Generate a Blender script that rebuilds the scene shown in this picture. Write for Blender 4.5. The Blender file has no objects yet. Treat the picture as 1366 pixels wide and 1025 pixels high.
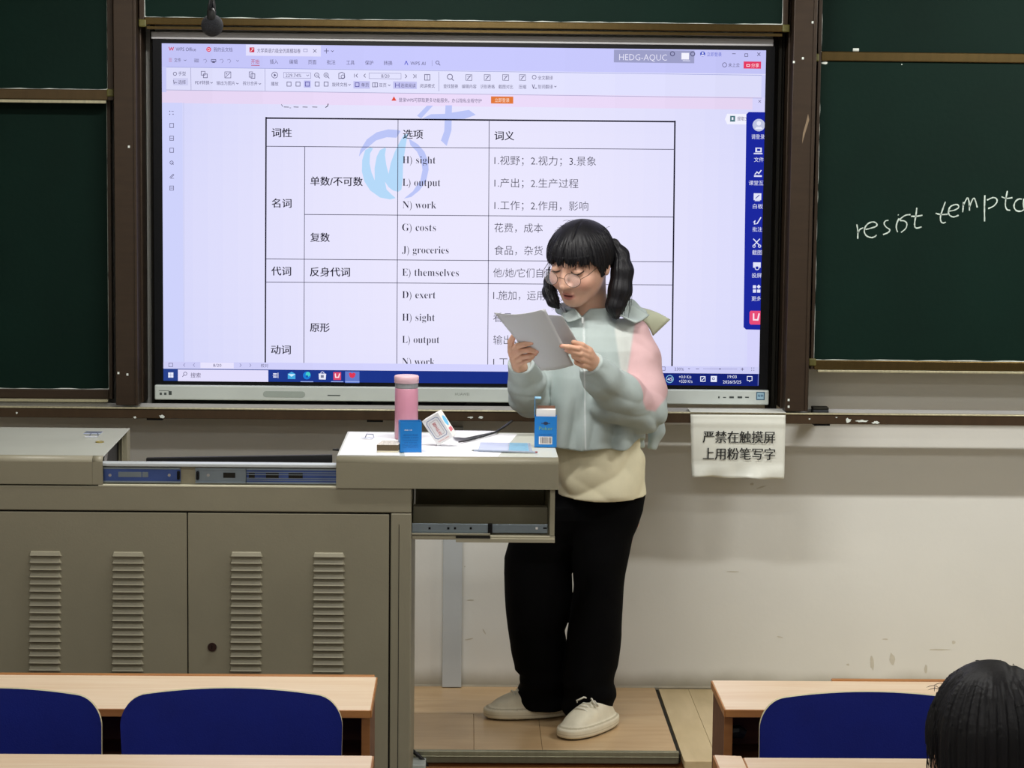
import bpy, bmesh, math, random
import numpy as np
from mathutils import Vector, Matrix
random.seed(7)
sc = bpy.context.scene
COL = sc.collection
# ------------------------------------------------------------------ camera
CAM = np.array([0.96457564, -7.17549298, 1.73619154])
YAW, PITCH, ROLL = 0.0201669, 0.10235926, 0.01077974
FPX = 2975.0
def _axes():
    cy, sy = math.cos(YAW), math.sin(YAW)
    F = np.array([sy, cy, 0]); R = np.array([cy, -sy, 0]); U = np.array([0, 0, 1.])
    F2 = F*math.cos(PITCH)-U*math.sin(PITCH); U2 = U*math.cos(PITCH)+F*math.sin(PITCH)
    c, s = math.cos(ROLL), math.sin(ROLL)
    return R*c+U2*s, U2*c-R*s, F2
AR, AU, AF = _axes()
cd = bpy.data.cameras.new('camera'); cam = bpy.data.objects.new('camera', cd); COL.objects.link(cam)
cd.sensor_fit = 'HORIZONTAL'; cd.sensor_width = 36; cd.lens = FPX/1366*36; cd.clip_end = 60
M = Matrix.Identity(4)
for i in range(3):
    M[i][0] = AR[i]; M[i][1] = AU[i]; M[i][2] = -AF[i]; M[i][3] = CAM[i]
cam.matrix_world = M
sc.camera = cam
sc.view_settings.view_transform = 'Standard'; sc.view_settings.look = 'None'
sc.view_settings.gamma = 1; sc.view_settings.use_curve_mapping = False
sc.view_settings.exposure = 0.0
# ------------------------------------------------------------------ world (unlit night outside a closed room)
w = bpy.data.worlds.new('world'); sc.world = w; w.use_nodes = True
w.node_tree.nodes['Background'].inputs[0].default_value = (0.6, 0.65, 0.8, 1)
w.node_tree.nodes['Background'].inputs[1].default_value = 0.05
# ------------------------------------------------------------------ lamp powers (the lamps themselves are built further down)
BOARD_LAMP_W = 33.0
ROOM_LAMP_W = 16.5
BOARD_LAMP_X = (0.8, 3.3)
BOARD_LAMP_Y, BOARD_LAMP_Z = -1.5, 2.62

# a measured photograph point on a plane of known depth (Y) or height (Z), in metres
def ray(px, py):
    return AF + AR*((px-683)/FPX) - AU*((py-512.5)/FPX)
def P(px, py, y):
    d = ray(px, py); return CAM + d*((y-CAM[1])/d[1])
def PZ(px, py, z):
    d = ray(px, py); return CAM + d*((z-CAM[2])/d[2])
def X(px, py, y): return float(P(px, py, y)[0])
def Z(px, py, y): return float(P(px, py, y)[2])
def lin(c):
    return tuple((v/255/12.92 if v/255 <= 0.04045 else ((v/255+0.055)/1.055)**2.4) for v in c)

# ------------------------------------------------------------------ materials
MATS = {}
def mat(name, rgb, rough=0.6, metal=0.0, noise=0.06, scale=12, bump=0.0, bscale=60, spec=0.5, stretch=None, emit=None, alpha=None, trans=0, attr=None, coat=0):
    if name in MATS: return MATS[name]
    m = bpy.data.materials.new(name); m.use_nodes = True; nt = m.node_tree; b = nt.nodes['Principled BSDF']
    b.inputs['Roughness'].default_value = rough; b.inputs['Metallic'].default_value = metal
    b.inputs['Specular IOR Level'].default_value = spec
    if coat: b.inputs['Coat Weight'].default_value = coat; b.inputs['Coat Roughness'].default_value = 0.15
    c = lin(rgb) + (1,)
    tc = nt.nodes.new('ShaderNodeTexCoord'); mp = nt.nodes.new('ShaderNodeMapping')
    nt.links.new(tc.outputs['Object'], mp.inputs[0])
    if stretch: mp.inputs['Scale'].default_value = stretch
    n = nt.nodes.new('ShaderNodeTexNoise'); n.inputs['Scale'].default_value = scale; n.inputs['Detail'].default_value = 6
    nt.links.new(mp.outputs[0], n.inputs[0])
    mr = nt.nodes.new('ShaderNodeMapRange'); mr.inputs[1].default_value = 0.3; mr.inputs[2].default_value = 0.7
    mr.inputs[3].default_value = 1-noise; mr.inputs[4].default_value = 1+noise
    nt.links.new(n.outputs[0], mr.inputs[0])
    mx = nt.nodes.new('ShaderNodeVectorMath'); mx.operation = 'SCALE'
    if attr:
        a = nt.nodes.new('ShaderNodeAttribute'); a.attribute_name = attr; nt.links.new(a.outputs['Color'], mx.inputs[0])
    else: mx.inputs[0].default_value = c[:3]
    nt.links.new(mr.outputs[0], mx.inputs['Scale'])
    nt.links.new(mx.outputs[0], b.inputs['Base Color'])
    if bump:
        n2 = nt.nodes.new('ShaderNodeTexNoise'); n2.inputs['Scale'].default_value = bscale; n2.inputs['Detail'].default_value = 4
        nt.links.new(mp.outputs[0], n2.inputs[0])
        bp = nt.nodes.new('ShaderNodeBump'); bp.inputs['Strength'].default_value = bump; bp.inputs['Distance'].default_value = 0.01
        nt.links.new(n2.outputs[0], bp.inputs['Height']); nt.links.new(bp.outputs[0], b.inputs['Normal'])
    if emit: b.inputs['Emission Color'].default_value = lin(rgb)+(1,); b.inputs['Emission Strength'].default_value = emit
    if trans: b.inputs['Transmission Weight'].default_value = trans
    if alpha is not None: b.inputs['Alpha'].default_value = alpha
    MATS[name] = m; return m
def mat_wood(name, c1, c2, rough=0.45, scale=3, stretch=(1, 12, 12), coat=0.0, ring=8):
    m = bpy.data.materials.new(name); m.use_nodes = True; nt = m.node_tree; b = nt.nodes['Principled BSDF']
    b.inputs['Roughness'].default_value = rough
    if coat: b.inputs['Coat Weight'].default_value = coat; b.inputs['Coat Roughness'].default_value = 0.2
    tc = nt.nodes.new('ShaderNodeTexCoord'); mp = nt.nodes.new('ShaderNodeMapping'); mp.inputs['Scale'].default_value = stretch
    nt.links.new(tc.outputs['Object'], mp.inputs[0])
    n = nt.nodes.new('ShaderNodeTexNoise'); n.inputs['Scale'].default_value = scale; n.inputs['Detail'].default_value = 8; n.inputs['Distortion'].default_value = 0.6
    nt.links.new(mp.outputs[0], n.inputs[0])
    r = nt.nodes.new('ShaderNodeValToRGB'); r.color_ramp.elements[0].position = 0.32; r.color_ramp.elements[1].position = 0.68
    r.color_ramp.elements[0].color = lin(c1)+(1,); r.color_ramp.elements[1].color = lin(c2)+(1,)
    nt.links.new(n.outputs[0], r.inputs[0])
    oi = nt.nodes.new('ShaderNodeObjectInfo'); mr = nt.nodes.new('ShaderNodeMapRange'); mr.inputs[3].default_value = 0.93; mr.inputs[4].default_value = 1.07
    nt.links.new(oi.outputs['Random'], mr.inputs[0])
    mx = nt.nodes.new('ShaderNodeVectorMath'); mx.operation = 'SCALE'; nt.links.new(r.outputs[0], mx.inputs[0]); nt.links.new(mr.outputs[0], mx.inputs['Scale'])
    nt.links.new(mx.outputs[0], b.inputs['Base Color'])
    MATS[name] = m; return m
def stain_foot(m, z0, z1, strength):
    """mop dirt along the foot of the front wall (object Z from z0 to z1)"""
    m = m.copy(); m.name = 'wall_paint_front'; nt = m.node_tree; b = nt.nodes['Principled BSDF']; src = b.inputs['Base Color'].links[0].from_socket
    tc = nt.nodes.new('ShaderNodeTexCoord'); sp = nt.nodes.new('ShaderNodeSeparateXYZ'); nt.links.new(tc.outputs['Object'], sp.inputs[0])
    n = nt.nodes.new('ShaderNodeTexNoise'); n.inputs['Scale'].default_value = 5; n.inputs['Detail'].default_value = 5; nt.links.new(tc.outputs['Object'], n.inputs[0])
    ad = nt.nodes.new('ShaderNodeMath'); ad.operation = 'MULTIPLY_ADD'; nt.links.new(n.outputs[0], ad.inputs[0]); ad.inputs[1].default_value = -.06; nt.links.new(sp.outputs['Z'], ad.inputs[2])
    mr = nt.nodes.new('ShaderNodeMapRange'); mr.interpolation_type = 'SMOOTHSTEP'; nt.links.new(ad.outputs[0], mr.inputs[0]); mr.inputs[1].default_value = z0-.03; mr.inputs[2].default_value = z1-.03; mr.inputs[3].default_value = strength; mr.inputs[4].default_value = 0
    mx = nt.nodes.new('ShaderNodeMix'); mx.data_type = 'RGBA'; nt.links.new(mr.outputs[0], mx.inputs['Factor']); nt.links.new(src, mx.inputs['A']); mx.inputs['B'].default_value = lin((138, 130, 108))+(1,)
    nt.links.new(mx.outputs['Result'], b.inputs['Base Color']); return m
def mat_screen():
    m = bpy.data.materials.new('lit_screen'); m.use_nodes = True; nt = m.node_tree; nt.nodes.clear()
    a = nt.nodes.new('ShaderNodeAttribute'); a.attribute_name = 'col'
    e = nt.nodes.new('ShaderNodeEmission'); o = nt.nodes.new('ShaderNodeOutputMaterial')
    nt.links.new(a.outputs['Color'], e.inputs[0]); nt.links.new(e.outputs[0], o.inputs[0]); return m
SCREEN = mat_screen()
M_wall = mat('wall_paint', (220, 220, 214), 0.75, noise=0.03, scale=2.2, bump=0.05, bscale=40)
M_ceil = mat('ceiling_paint', (225, 225, 220), 0.9)
M_brown = mat('brown_frame', (56, 43, 31), 0.42, metal=0.35, noise=0.12, scale=9, stretch=(1, 1, 6))
M_brownh = mat('brown_tray', (68, 52, 35), 0.4, metal=0.25, noise=0.12, scale=6, stretch=(6, 1, 1))
M_gold = mat('bronze_frame', (112, 94, 60), 0.2, metal=0.95, noise=0.08, scale=6, stretch=(8, 1, 1))
M_bronzed = mat('dull_bronze_frame', (84, 68, 44), 0.35, metal=0.6, noise=0.08, scale=6, stretch=(8, 1, 1))
M_lip = mat('worn_metal_lip', (186, 180, 150), 0.4, metal=0.5, noise=0.15, scale=20, stretch=(6, 1, 1))
M_olive = mat('olive_corner', (92, 88, 38), 0.5)
M_board = mat('green_board', (6, 30, 23), 0.65, noise=0.14, scale=2.5, bump=0.05, spec=0.12)
M_chalk = mat('chalk', (215, 222, 215), 0.9, noise=0.15, scale=60)
M_chalkw = mat('chalk_writing', (190, 205, 196), 0.9, noise=0.25, scale=90)
M_dark = mat('dark_recess', (34, 32, 27), 0.7, spec=.2)
M_black = mat('black_bezel', (7, 8, 12), 0.45, spec=.2)
M_bezel = mat('silver_bezel', (196, 204, 200), 0.45, metal=0.15, noise=0.03)
M_bezeltop = mat('grey_bezel', (178, 178, 180), 0.45, metal=0.2, noise=0.03)
M_vent = mat('bezel_marks', (120, 130, 124), 0.6)
M_steel = mat('painted_steel', (140, 135, 115), 0.42, noise=0.04, scale=5, bump=0.03, bscale=200)
M_steelin = mat('inner_steel', (158, 152, 130), 0.45, noise=0.08, scale=5)
M_slide = mat('zinc_slide', (150, 165, 178), 0.3, metal=0.8, noise=0.1, scale=14)
M_slideb = mat('blue_zinc_slide', (84, 108, 178), 0.28, metal=0.8, noise=0.25, scale=10)
M_blk = mat('black_plastic', (18, 18, 20), 0.5)
M_blue = mat('blue_chair', (16, 36, 138), 0.5, noise=0.07, scale=14, bump=0.08, bscale=300)
M_edge = mat('chair_edge', (205, 196, 160), 0.5)
M_desk = mat_wood('beech_desk', (232, 204, 172), (242, 220, 192), 0.35, 3, (1.2, 14, 14), coat=0.15)
M_deskedge = mat_wood('desk_edge', (164, 108, 58), (182, 126, 72), 0.4)
M_deskin = mat_wood('desk_inside', (96, 58, 34), (112, 70, 42), 0.6)
M_plank = mat_wood('platform_planks', (190, 156, 114), (206, 176, 134), 0.3, 2.2, (1.5, 9, 9), coat=0.12)
M_plankp = mat_wood('pale_planks', (198, 176, 132), (214, 192, 150), 0.35, 2.2, (9, 1.5, 9), coat=0.1)
M_riser = mat_wood('riser_wood', (150, 96, 50), (170, 114, 64), 0.45)
M_nose = mat('metal_nosing', (158, 156, 132), 0.35, metal=0.6, noise=0.08, scale=10, stretch=(8, 1, 1))
M_floor = mat('floor_terrazzo', (150, 142, 130), 0.4, noise=0.1, scale=60)
M_trunk = mat('white_trunking', (190, 196, 199), 0.35, noise=0.02)
M_paper = mat('white_paper', (236, 236, 240), 0.7, noise=0.01)
M_sign = mat('laminated_paper', (222, 224, 214), 0.35, noise=0.03, scale=8, bump=0.25, bscale=9)
M_ink = mat('black_ink', (22, 24, 24), 0.6)
M_pink = mat('pink_enamel', (192, 130, 150), 0.35, noise=0.02, coat=0.3)
M_pinkl = mat('pale_pink_lid', (220, 180, 188), 0.4, noise=0.02)
M_greyring = mat('grey_ring', (130, 132, 134), 0.4)
M_cardblue = mat('blue_card', (20, 120, 200), 0.4, noise=0.03)
M_cardwhite = mat('white_card', (232, 230, 228), 0.5, noise=0.02)
M_cardbrown = mat('brown_card', (120, 84, 66), 0.7)
M_red = mat('red_ink', (200, 60, 55), 0.5)
M_felt = mat('speckled_felt', (96, 82, 62), 0.95, noise=0.6, scale=900)
M_screw = mat('screw_metal', (200, 200, 200), 0.3, metal=0.9)
M_hairdark = None

# ------------------------------------------------------------------ mesh helpers
def link(o, parent=None):
    COL.objects.link(o)
    if parent is not None: o.parent = parent
    return o
def tag(o, label=None, cat=None, group=None, kind=None):
    if label: o['label'] = label
    if cat: o['category'] = cat
    if group: o['group'] = group
    if kind: o['kind'] = kind
    return o
def thing(name, label, cat, loc, group=None):
    o = bpy.data.objects.new(name, None); o.empty_display_size = 0.05; link(o); o.location = loc
    bpy.context.view_layer.update() if False else None
    return tag(o, label, cat, group)
class MB:
    """collects faces in world coordinates"""
    def __init__(s): s.v = []; s.f = []; s.c = []; s.cc = None
    def col(s, rgb): s.cc = lin(rgb); return s
    def add(s, vs, fs):
        b = len(s.v); s.v += [tuple(map(float, p)) for p in vs]
        for f in fs: s.f.append([b+i for i in f]); s.c.append(s.cc)
        return s
    def box(s, x0, x1, y0, y1, z0, z1):
        if x0 > x1: x0, x1 = x1, x0
        if y0 > y1: y0, y1 = y1, y0
        if z0 > z1: z0, z1 = z1, z0
        return s.add([(x0,y0,z0),(x1,y0,z0),(x1,y1,z0),(x0,y1,z0),(x0,y0,z1),(x1,y0,z1),(x1,y1,z1),(x0,y1,z1)],
                     [(3,2,1,0),(4,5,6,7),(0,1,5,4),(1,2,6,5),(2,3,7,6),(3,0,4,7)])
    def obox(s, c, size, M3):
        a = np.array(size)/2; pts = []
        for z in (-1, 1):
            for (x, y) in ((-1,-1),(1,-1),(1,1),(-1,1)):
                pts.append(np.array(c)+M3 @ (a*np.array((x, y, z))))
        return s.add(pts, [(3,2,1,0),(4,5,6,7),(0,1,5,4),(1,2,6,5),(2,3,7,6),(3,0,4,7)])
    def prism(s, poly, d):
        """poly: list of 3d points, extruded along vector d"""
        n = len(poly); d = np.array(d); p = [np.array(q, float) for q in poly]
        return s.add(p+[q+d for q in p], [tuple(range(n))[::-1], tuple(range(n, 2*n))]+[(i, (i+1) % n, n+(i+1) % n, n+i) for i in range(n)])
    def tube(s, pts, r, n=8, caps=True):
        pts = [np.array(p, float) for p in pts]; rr = r if hasattr(r, '__len__') else [r]*len(pts); rings = []
        up = None
        for i, p in enumerate(pts):
            t = pts[min(i+1, len(pts)-1)]-pts[max(i-1, 0)]; t /= np.linalg.norm(t)+1e-9
            if up is None: up = np.cross(t, (0.3, 0.9, 0.2))
            u = up - t*(up@t); u /= np.linalg.norm(u)+1e-9; up = u; v = np.cross(t, u)
            rings += [p+rr[i]*(math.cos(2*math.pi*k/n)*u+math.sin(2*math.pi*k/n)*v) for k in range(n)]
        fs = []
        for i in range(len(pts)-1):
            for k in range(n): fs.append((i*n+k, i*n+(k+1) % n, (i+1)*n+(k+1) % n, (i+1)*n+k))
        if caps: fs += [tuple(range(n))[::-1], tuple(range((len(pts)-1)*n, len(pts)*n))]
        return s.add(rings, fs)
    def lathe(s, c, prof, n=32, ax=2):
        """prof: (radius, height) list"""
        c = np.array(c, float); vs = []
        for r, h in prof:
            for k in range(n):
                a = 2*math.pi*k/n
                q = (r*math.cos(a), r*math.sin(a), h)
                if ax == 1: q = (q[0], q[2], q[1])
                vs.append(c+np.array(q))
        m = len(prof); fs = []
        for i in range(m-1):
            for k in range(n): fs.append((i*n+k, i*n+(k+1) % n, (i+1)*n+(k+1) % n, (i+1)*n+k))
        fs += [tuple(range(n))[::-1], tuple(range((m-1)*n, m*n))]
        return s.add(vs, fs)
    def build(s, name, m, parent=None, bevel=0, smooth=False, kind=None, label=None, seg=2):
        org = np.array([0., 0, 0])
        if parent is not None:
            q = parent
            while q is not None: org += np.array(q.location); q = q.parent
        V = np.array(s.v)
        if parent is None:
            org = np.array([(V[:, 0].min()+V[:, 0].max())/2, (V[:, 1].min()+V[:, 1].max())/2, V[:, 2].min()])
        me = bpy.data.meshes.new(name); me.from_pydata([tuple(p) for p in (V-org)], [], s.f); me.update()
        me.materials.append(m)
        bm = bmesh.new(); bm.from_mesh(me)
        if s.cc is None: bmesh.ops.recalc_face_normals(bm, faces=bm.faces)
        bm.to_mesh(me); bm.free()
        if s.cc is not None:
            at = me.color_attributes.new('col', 'FLOAT_COLOR', 'CORNER'); arr = []
            for f, c in zip(s.f, s.c): arr += list(c+(1,))*len(f)
            at.data.foreach_set('color', arr)
        if smooth:
            for p in me.polygons: p.use_smooth = True
        o = bpy.data.objects.new(name, me); link(o, parent)
        if parent is None: o.location = org
        if bevel:
            b = o.modifiers.new('bevel', 'BEVEL'); b.width = bevel; b.segments = seg; b.limit_method = 'ANGLE'
        if kind: o['kind'] = kind
        if label: o['label'] = label
        return o
def structure(mb, name, m, **k):
    return mb.build(name, m, kind='structure', **k)

# text as mesh: returns verts (local, bbox-normalised), faces
_tc = {}
def mbold(t):
    o = ''
    for ch in t:
        if 'a' <= ch <= 'z': o += chr(0x1D41A+ord(ch)-97)
        elif 'A' <= ch <= 'Z': o += chr(0x1D400+ord(ch)-65)
        elif '0' <= ch <= '9': o += chr(0x1D7CE+ord(ch)-48)
        else: o += ch
    return o
def text_mesh(t, off=0.0, res=2):
    key = (t, off, res)
    if key in _tc: return _tc[key]
    c = bpy.data.curves.new('txt', 'FONT'); c.body = t; c.offset = off; c.fill_mode = 'FRONT'; c.resolution_u = res
    o = bpy.data.objects.new('txt', c); COL.objects.link(o)
    dg = bpy.context.evaluated_depsgraph_get(); me = bpy.data.meshes.new_from_object(o.evaluated_get(dg))
    v = np.array([tuple(p.co) for p in me.vertices]); f = [tuple(p.vertices) for p in me.polygons]
    bpy.data.objects.remove(o); bpy.data.curves.remove(c); bpy.data.meshes.remove(me)
    _tc[key] = (v, f); return v, f
def put_text(mb, t, x0, x1, base, size, plane_y, lift=0.0, off=0.0, bold=0, serif=False):
    """text between photo x0..x1 on baseline y, em height size (px), on vertical plane Y"""
    v, f = text_mesh(mbold(t) if serif else t, off)
    if not len(v): return
    a = P(x0, base, plane_y); b = P(x1, base, plane_y); mpp = np.linalg.norm(b-a)/(x1-x0)
    wx = v[:, 0]-v[:, 0].min(); sx = (b[0]-a[0])/wx.max(); sz = size*mpp
    for k in range(1+(1 if bold else 0)):
        vs = [(a[0]+wx[i]*sx+k*bold*mpp, plane_y-lift-0.00004*k, a[2]+v[i, 1]*sz) for i in range(len(v))]
        mb.add(vs, f)
# =================================================================== SETTING
FL = -0.25                                   # classroom floor; platform top is z = 0
X0, X1, YB, ZC = -3.6, 5.6, -10.5, 3.05
structure(MB().box(X0-.1, X1+.1, 0, 0.12, FL-.1, ZC+.1), 'wall_front', stain_foot(M_wall, .345, .42, .8))
structure(MB().box(X0-.1, X0, YB, 0, FL-.1, ZC+.1), 'wall_left', M_wall)
structure(MB().box(X1, X1+.1, YB, 0, FL-.1, ZC+.1), 'wall_right', M_wall)
structure(MB().box(X0-.1, X1+.1, YB-.1, YB, FL-.1, ZC+.1), 'wall_back', M_wall)
structure(MB().box(X0, X1, YB, 0, ZC, ZC+.1), 'ceiling', M_ceil)
structure(MB().box(X0, X1, YB, 0, FL-.1, FL), 'floor', M_floor)
# teaching platform: laminate planks over a low base
yf = float(PZ(700, 1003, 0)[1]); yf2 = float(PZ(930, 1014, 0)[1]); xs = float(PZ(905, 1003, 0)[0])
plat = structure(MB().box(X0, 3.4, yf+.012, -0.001, FL, -0.02), 'floor_platform', M_riser)
def plank(parent, x0, x1, y0, y1, m=M_plank, z1=0.0):
    return MB().box(x0+.0005, x1-.0005, y0+.0004, y1-.0004, z1-.02, z1).build('plank', m, parent, bevel=.0007, seg=1)
row = [(yf, -0.36), (-0.36, -0.18), (-0.18, 0)]
cuts = [[X(633, 960, -.5), X(721, 960, -.5)], [X(540, 930, -.3), X(735, 930, -.3)], [X(460, 930, -.1), X(712, 930, -.1)]]
cuts[0] = [float(PZ(632, 980, 0)[0]), float(PZ(721, 980, 0)[0])]
for (a, b), cs in zip(row, cuts):
    xx = [X0]+[cs[0]-.62*k for k in (5, 4, 3, 2, 1)]+cs
    xe = float(PZ(885+20*((917-917)), 918, 0)[0])
    xx = [x for x in xx if x < xs-.02]
    for i, x in enumerate(xx):
        plank(plat, x, xx[i+1] if i+1 < len(xx) else xs-.004, a, b)
xr = xs+.008
for i in range(4):
    wdt = .098
    plank(plat, xr+i*wdt, xr+(i+1)*wdt, yf2, 0, M_plankp, z1=-.004)
plank(plat, xr+4*.098, 3.4, yf2, 0, M_plankp, z1=-.004)
MB().box(xs-.004, xs+.006, yf, -.002, -.03, -.006).build('joint_strip', M_dark, plat)
MB().box(X0, xs, yf-.006, yf+.012, -.034, .002).add([], []).box(X0, xs, yf-.008, yf-.004, -.016, -.012).build('nosing', M_nose, plat, bevel=.002)
MB().box(xs+.01, 3.4, yf2-.004, yf2+.01, -.03, -.003).build('pale_nosing', M_plankp, plat, bevel=.002)
MB().box(X0, 3.4, yf2+.011, yf2+.02, FL, -.03).build('riser_board', M_riser, plat)
# dirty strip where the wall meets the platform
m_dirt = mat('wall_foot_stain', (178, 173, 158), 0.8, noise=0.2, scale=8)
structure(MB().box(X0, 3.4, -.0025, 0.001, 0.0, .006), 'baseboard_front', m_dirt)
# cable trunking up the wall
tk = thing('cable_trunking', 'pale grey vertical cable trunking on the wall behind the podium overhang', 'trunking', (X(604, 800, -.01), -.001, .002))
xa, xb = X(591, 850, -.02), X(615, 850, -.02)
MB().box(xa, xb, -.012, -.001, .002, .86).build('base', M_trunk, tk)
MB().box(xa-.002, xb+.002, -.022, -.012, .002, .86).build('cover', M_trunk, tk, bevel=.002)
# scuffs on the wall
m_scuff = mat('wall_scuff', (198, 194, 180), 0.8, noise=0.1, scale=30)
sm = MB()
for (x, y, a, b, r) in ((1163, 884, 6, 20, .1), (1190, 880, 7, 18, .1), (1235, 893, 4, 12, 0), (1252, 867, 30, 2, 0), (1272, 857, 5, 5, .7), (1181, 853, 8, 2, 0), (1040, 850, 10, 2, -.2), (1003, 646, 5, 4, 0), (1016, 650, 14, 2, .3), (646, 843, 2, 8, .5), (628, 801, 9, 2, 0), (626, 853, 12, 2, .2), (978, 763, 20, 1.5, 0), (620, 756, 2, 2, 0), (1131, 887, 4, 3, 0)):
    c = P(x, y, 0); k = 1/420.; n = 10
    pts = []
    for i in range(n):
        t = 2*math.pi*i/n; u = math.cos(t)*a/2*k*(1+.25*random.uniform(-1, 1)); v = math.sin(t)*b/2*k*(1+.25*random.uniform(-1, 1))
        pts.append((c[0]+u*math.cos(r)-v*math.sin(r), -.0006, c[2]+u*math.sin(r)+v*math.cos(r)))
    sm.add(pts, [tuple(range(n))])
o = structure(sm, 'trim_1', m_scuff); o['label'] = 'faint scuff marks on the lower front wall'

# =================================================================== BOARD WALL
YT = -.20     # front of the tray and posts
def frame_strip(mb, px0, py0, px1, py1, y, dep=.02):
    a = P(px0, py0, y); b = P(px1, py1, y); mb.box(a[0], b[0], y, y+dep, a[2], b[2]); return mb
def chalk_edge(x0, x1, z, y, seed, h=.0022, vert=None):
    """thin ragged line of chalk dust, horizontal at z or vertical along x0"""
    r = random.Random(seed); mb = MB(); n = max(6, int(abs(x1-x0)/.03))
    top = []; bot = []
    for i in range(n+1):
        t = x0+(x1-x0)*i/n; hh = h*r.choice((.25, .5, .8, 1, 1.3)); 
        if vert is None: bot.append((t, y, z)); top.append((t, y, z+hh))
        else: bot.append((z, y, t)); top.append((z+hh, y, t))
    for i in range(n): mb.add([bot[i], bot[i+1], top[i+1], top[i]], [(0, 1, 2, 3)])
    return mb
def board(name, label, x0, x1, z0, z1, y, fr, lfr=None, rfr=None, bot=None, top=None, corner=(), frm=M_brown, thick=.022, group=None, seed=1, botm=None):
    """a sliding chalkboard: green writing surface inside a metal frame. fr: widths of the frame sides l,r,b,t"""
    t = thing(name, label, 'blackboard', ((x0+x1)/2, y, z0), group)
    MB().box(x0+fr[0]*.5, x1-fr[1]*.5, y, y+thick*.6, z0+fr[2]*.5, z1-fr[3]*.5).build('writing_surface', M_board, t)
    if fr[0]: MB().box(x0, x0+fr[0], y-.008, y+thick, z0, z1).build('side_frame', frm, t, bevel=.0015)
    if fr[1]: MB().box(x1-fr[1], x1, y-.008, y+thick, z0, z1).build('side_frame', frm, t, bevel=.0015)
    if fr[2]: MB().box(x0+fr[0], x1-fr[1], y-.01, y+thick, z0, z0+fr[2]).build('bottom_frame', botm or M_gold, t, bevel=.003)
    if fr[3]: MB().box(x0+fr[0], x1-fr[1], y-.01, y+thick, z1-fr[3], z1).build('top_frame', botm or M_gold, t, bevel=.003)
    for (cx, cz) in corner:
        MB().box(cx-.012, cx+.012, y-.013, y-.002, cz-.012, cz+.012).build('corner_piece', M_olive, t, bevel=.004)
    e = chalk_edge(x0+fr[0], x1-fr[1], z0+fr[2], y-.0012, seed)
    for xx in ([x0+fr[0]] if fr[0] else [])+([x1-fr[1]-.002] if fr[1] else []):
        g = chalk_edge(z0+fr[2], min(z1, z0+1.3), xx, y-.0012, seed+5, h=.0016, vert=1); e.add(g.v, g.f)
    # dust in the rounded corners
    for (xx, sx) in (((x0+fr[0]), 1), ((x1-fr[1]), -1)):
        zz = z0+fr[2]; n = 6; arc = [(xx, y-.0014, zz)]+[(xx+sx*.012*(1-math.sin(a)), y-.0014, zz+.012*(1-math.cos(a))) for a in [math.pi/2*i/n for i in range(n+1)]]
        e.add(arc, [tuple(range(len(arc)))])
    e.build('chalk_dust', M_chalk, t)
    return t
ZTOP = 2.6
YF, YK = -.155, -.10
# left pair
zb = Z(80, 133, YF); xr_ = X(152, 100, YF)
board('chalkboard', 'upper left green chalkboard ending high beside the left brown post', X0+.1, xr_, zb, ZTOP, YF, (.02, X(152, 100, YF)-X(144, 100, YF), Z(80, 119, YF)-zb, 0), corner=[(X(148, 124, YF), Z(148, 124, YF))], seed=2, botm=M_bronzed)
MB().box(X0+.1, X(142, 137, YF), YF-.012, YF+.01, Z(80, 137.5, YF), Z(80, 133.5, YF)).build('lower_lip', M_lip, bpy.data.objects['chalkboard'], bevel=.001)
zb = Z(80, 532, YK)
board('chalkboard', 'lower left green chalkboard resting just above the tray, left of the touchscreen', X0+.1, X(150, 400, YK), zb, ZTOP-.1, YK, (.02, X(152, 400, YK)-X(147, 400, YK), Z(80, 519, YK)-zb, 0), frm=M_brown, botm=M_brown, seed=3)
ob = [o for o in bpy.data.objects if o.name.startswith('chalkboard')][-1]
MB().box(X0+.1, X(143, 535, YF), YF+.01, YF+.03, Z(80, 537, YF), Z(80, 533.5, YF)).build('lower_lip', M_lip, ob, bevel=.001)
# centre top
zb = Z(620, 38, YF)
x0_, x1_ = X(186, 20, YF), X(1051, 20, YF)
board('chalkboard', 'green chalkboard above the touchscreen, only its bottom strip in view', x0_, x1_, zb, ZTOP, YF, (.016, .016, Z(620, 28, YF)-zb, 0), corner=[(X(188, 32, YF)+.006, Z(188, 31, YF)), (X(1048, 37, YF), Z(1048, 38, YF))], seed=4)
ob = [o for o in bpy.data.objects if o.name.startswith('chalkboard')][-1]
MB().box(X(196, 40, YF), X(1043, 45, YF), YF-.012, YF+.01, Z(620, 44, YF), Z(620, 40, YF)).build('lower_lip', M_gold, ob, bevel=.001)
# right pair: upper board behind, lower one in front
board('chalkboard', 'upper right green chalkboard behind the one with handwriting', X(1091, 40, YK), X1-.3, Z(1230, 90, YK), ZTOP, YK, (.012, .02, .02, 0), seed=5, botm=M_brown)
zt = Z(1230, 70, YF); zb = Z(1230, 494, YF); xl_ = X(1085.2, 300, YF)
fl_ = X(1089.5, 300, YF)-xl_
rb = board('chalkboard', 'lower right green chalkboard with white chalk handwriting', xl_, X1-.3, zb, zt, YF, (fl_, .02, Z(1230, 481.5, YF)-zb, zt-Z(1230, 83, YF)), corner=[(X(1087, 78, YF), Z(1087, 77, YF)), (X(1083, 484, YF), Z(1083, 483, YF))], seed=6)
MB().box(X(1090, 495, YF), X1-.3, YF-.012, YF+.01, Z(1230, 497.5, YF), Z(1230, 494.5, YF)).build('lower_lip', M_lip, rb, bevel=.001)
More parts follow.
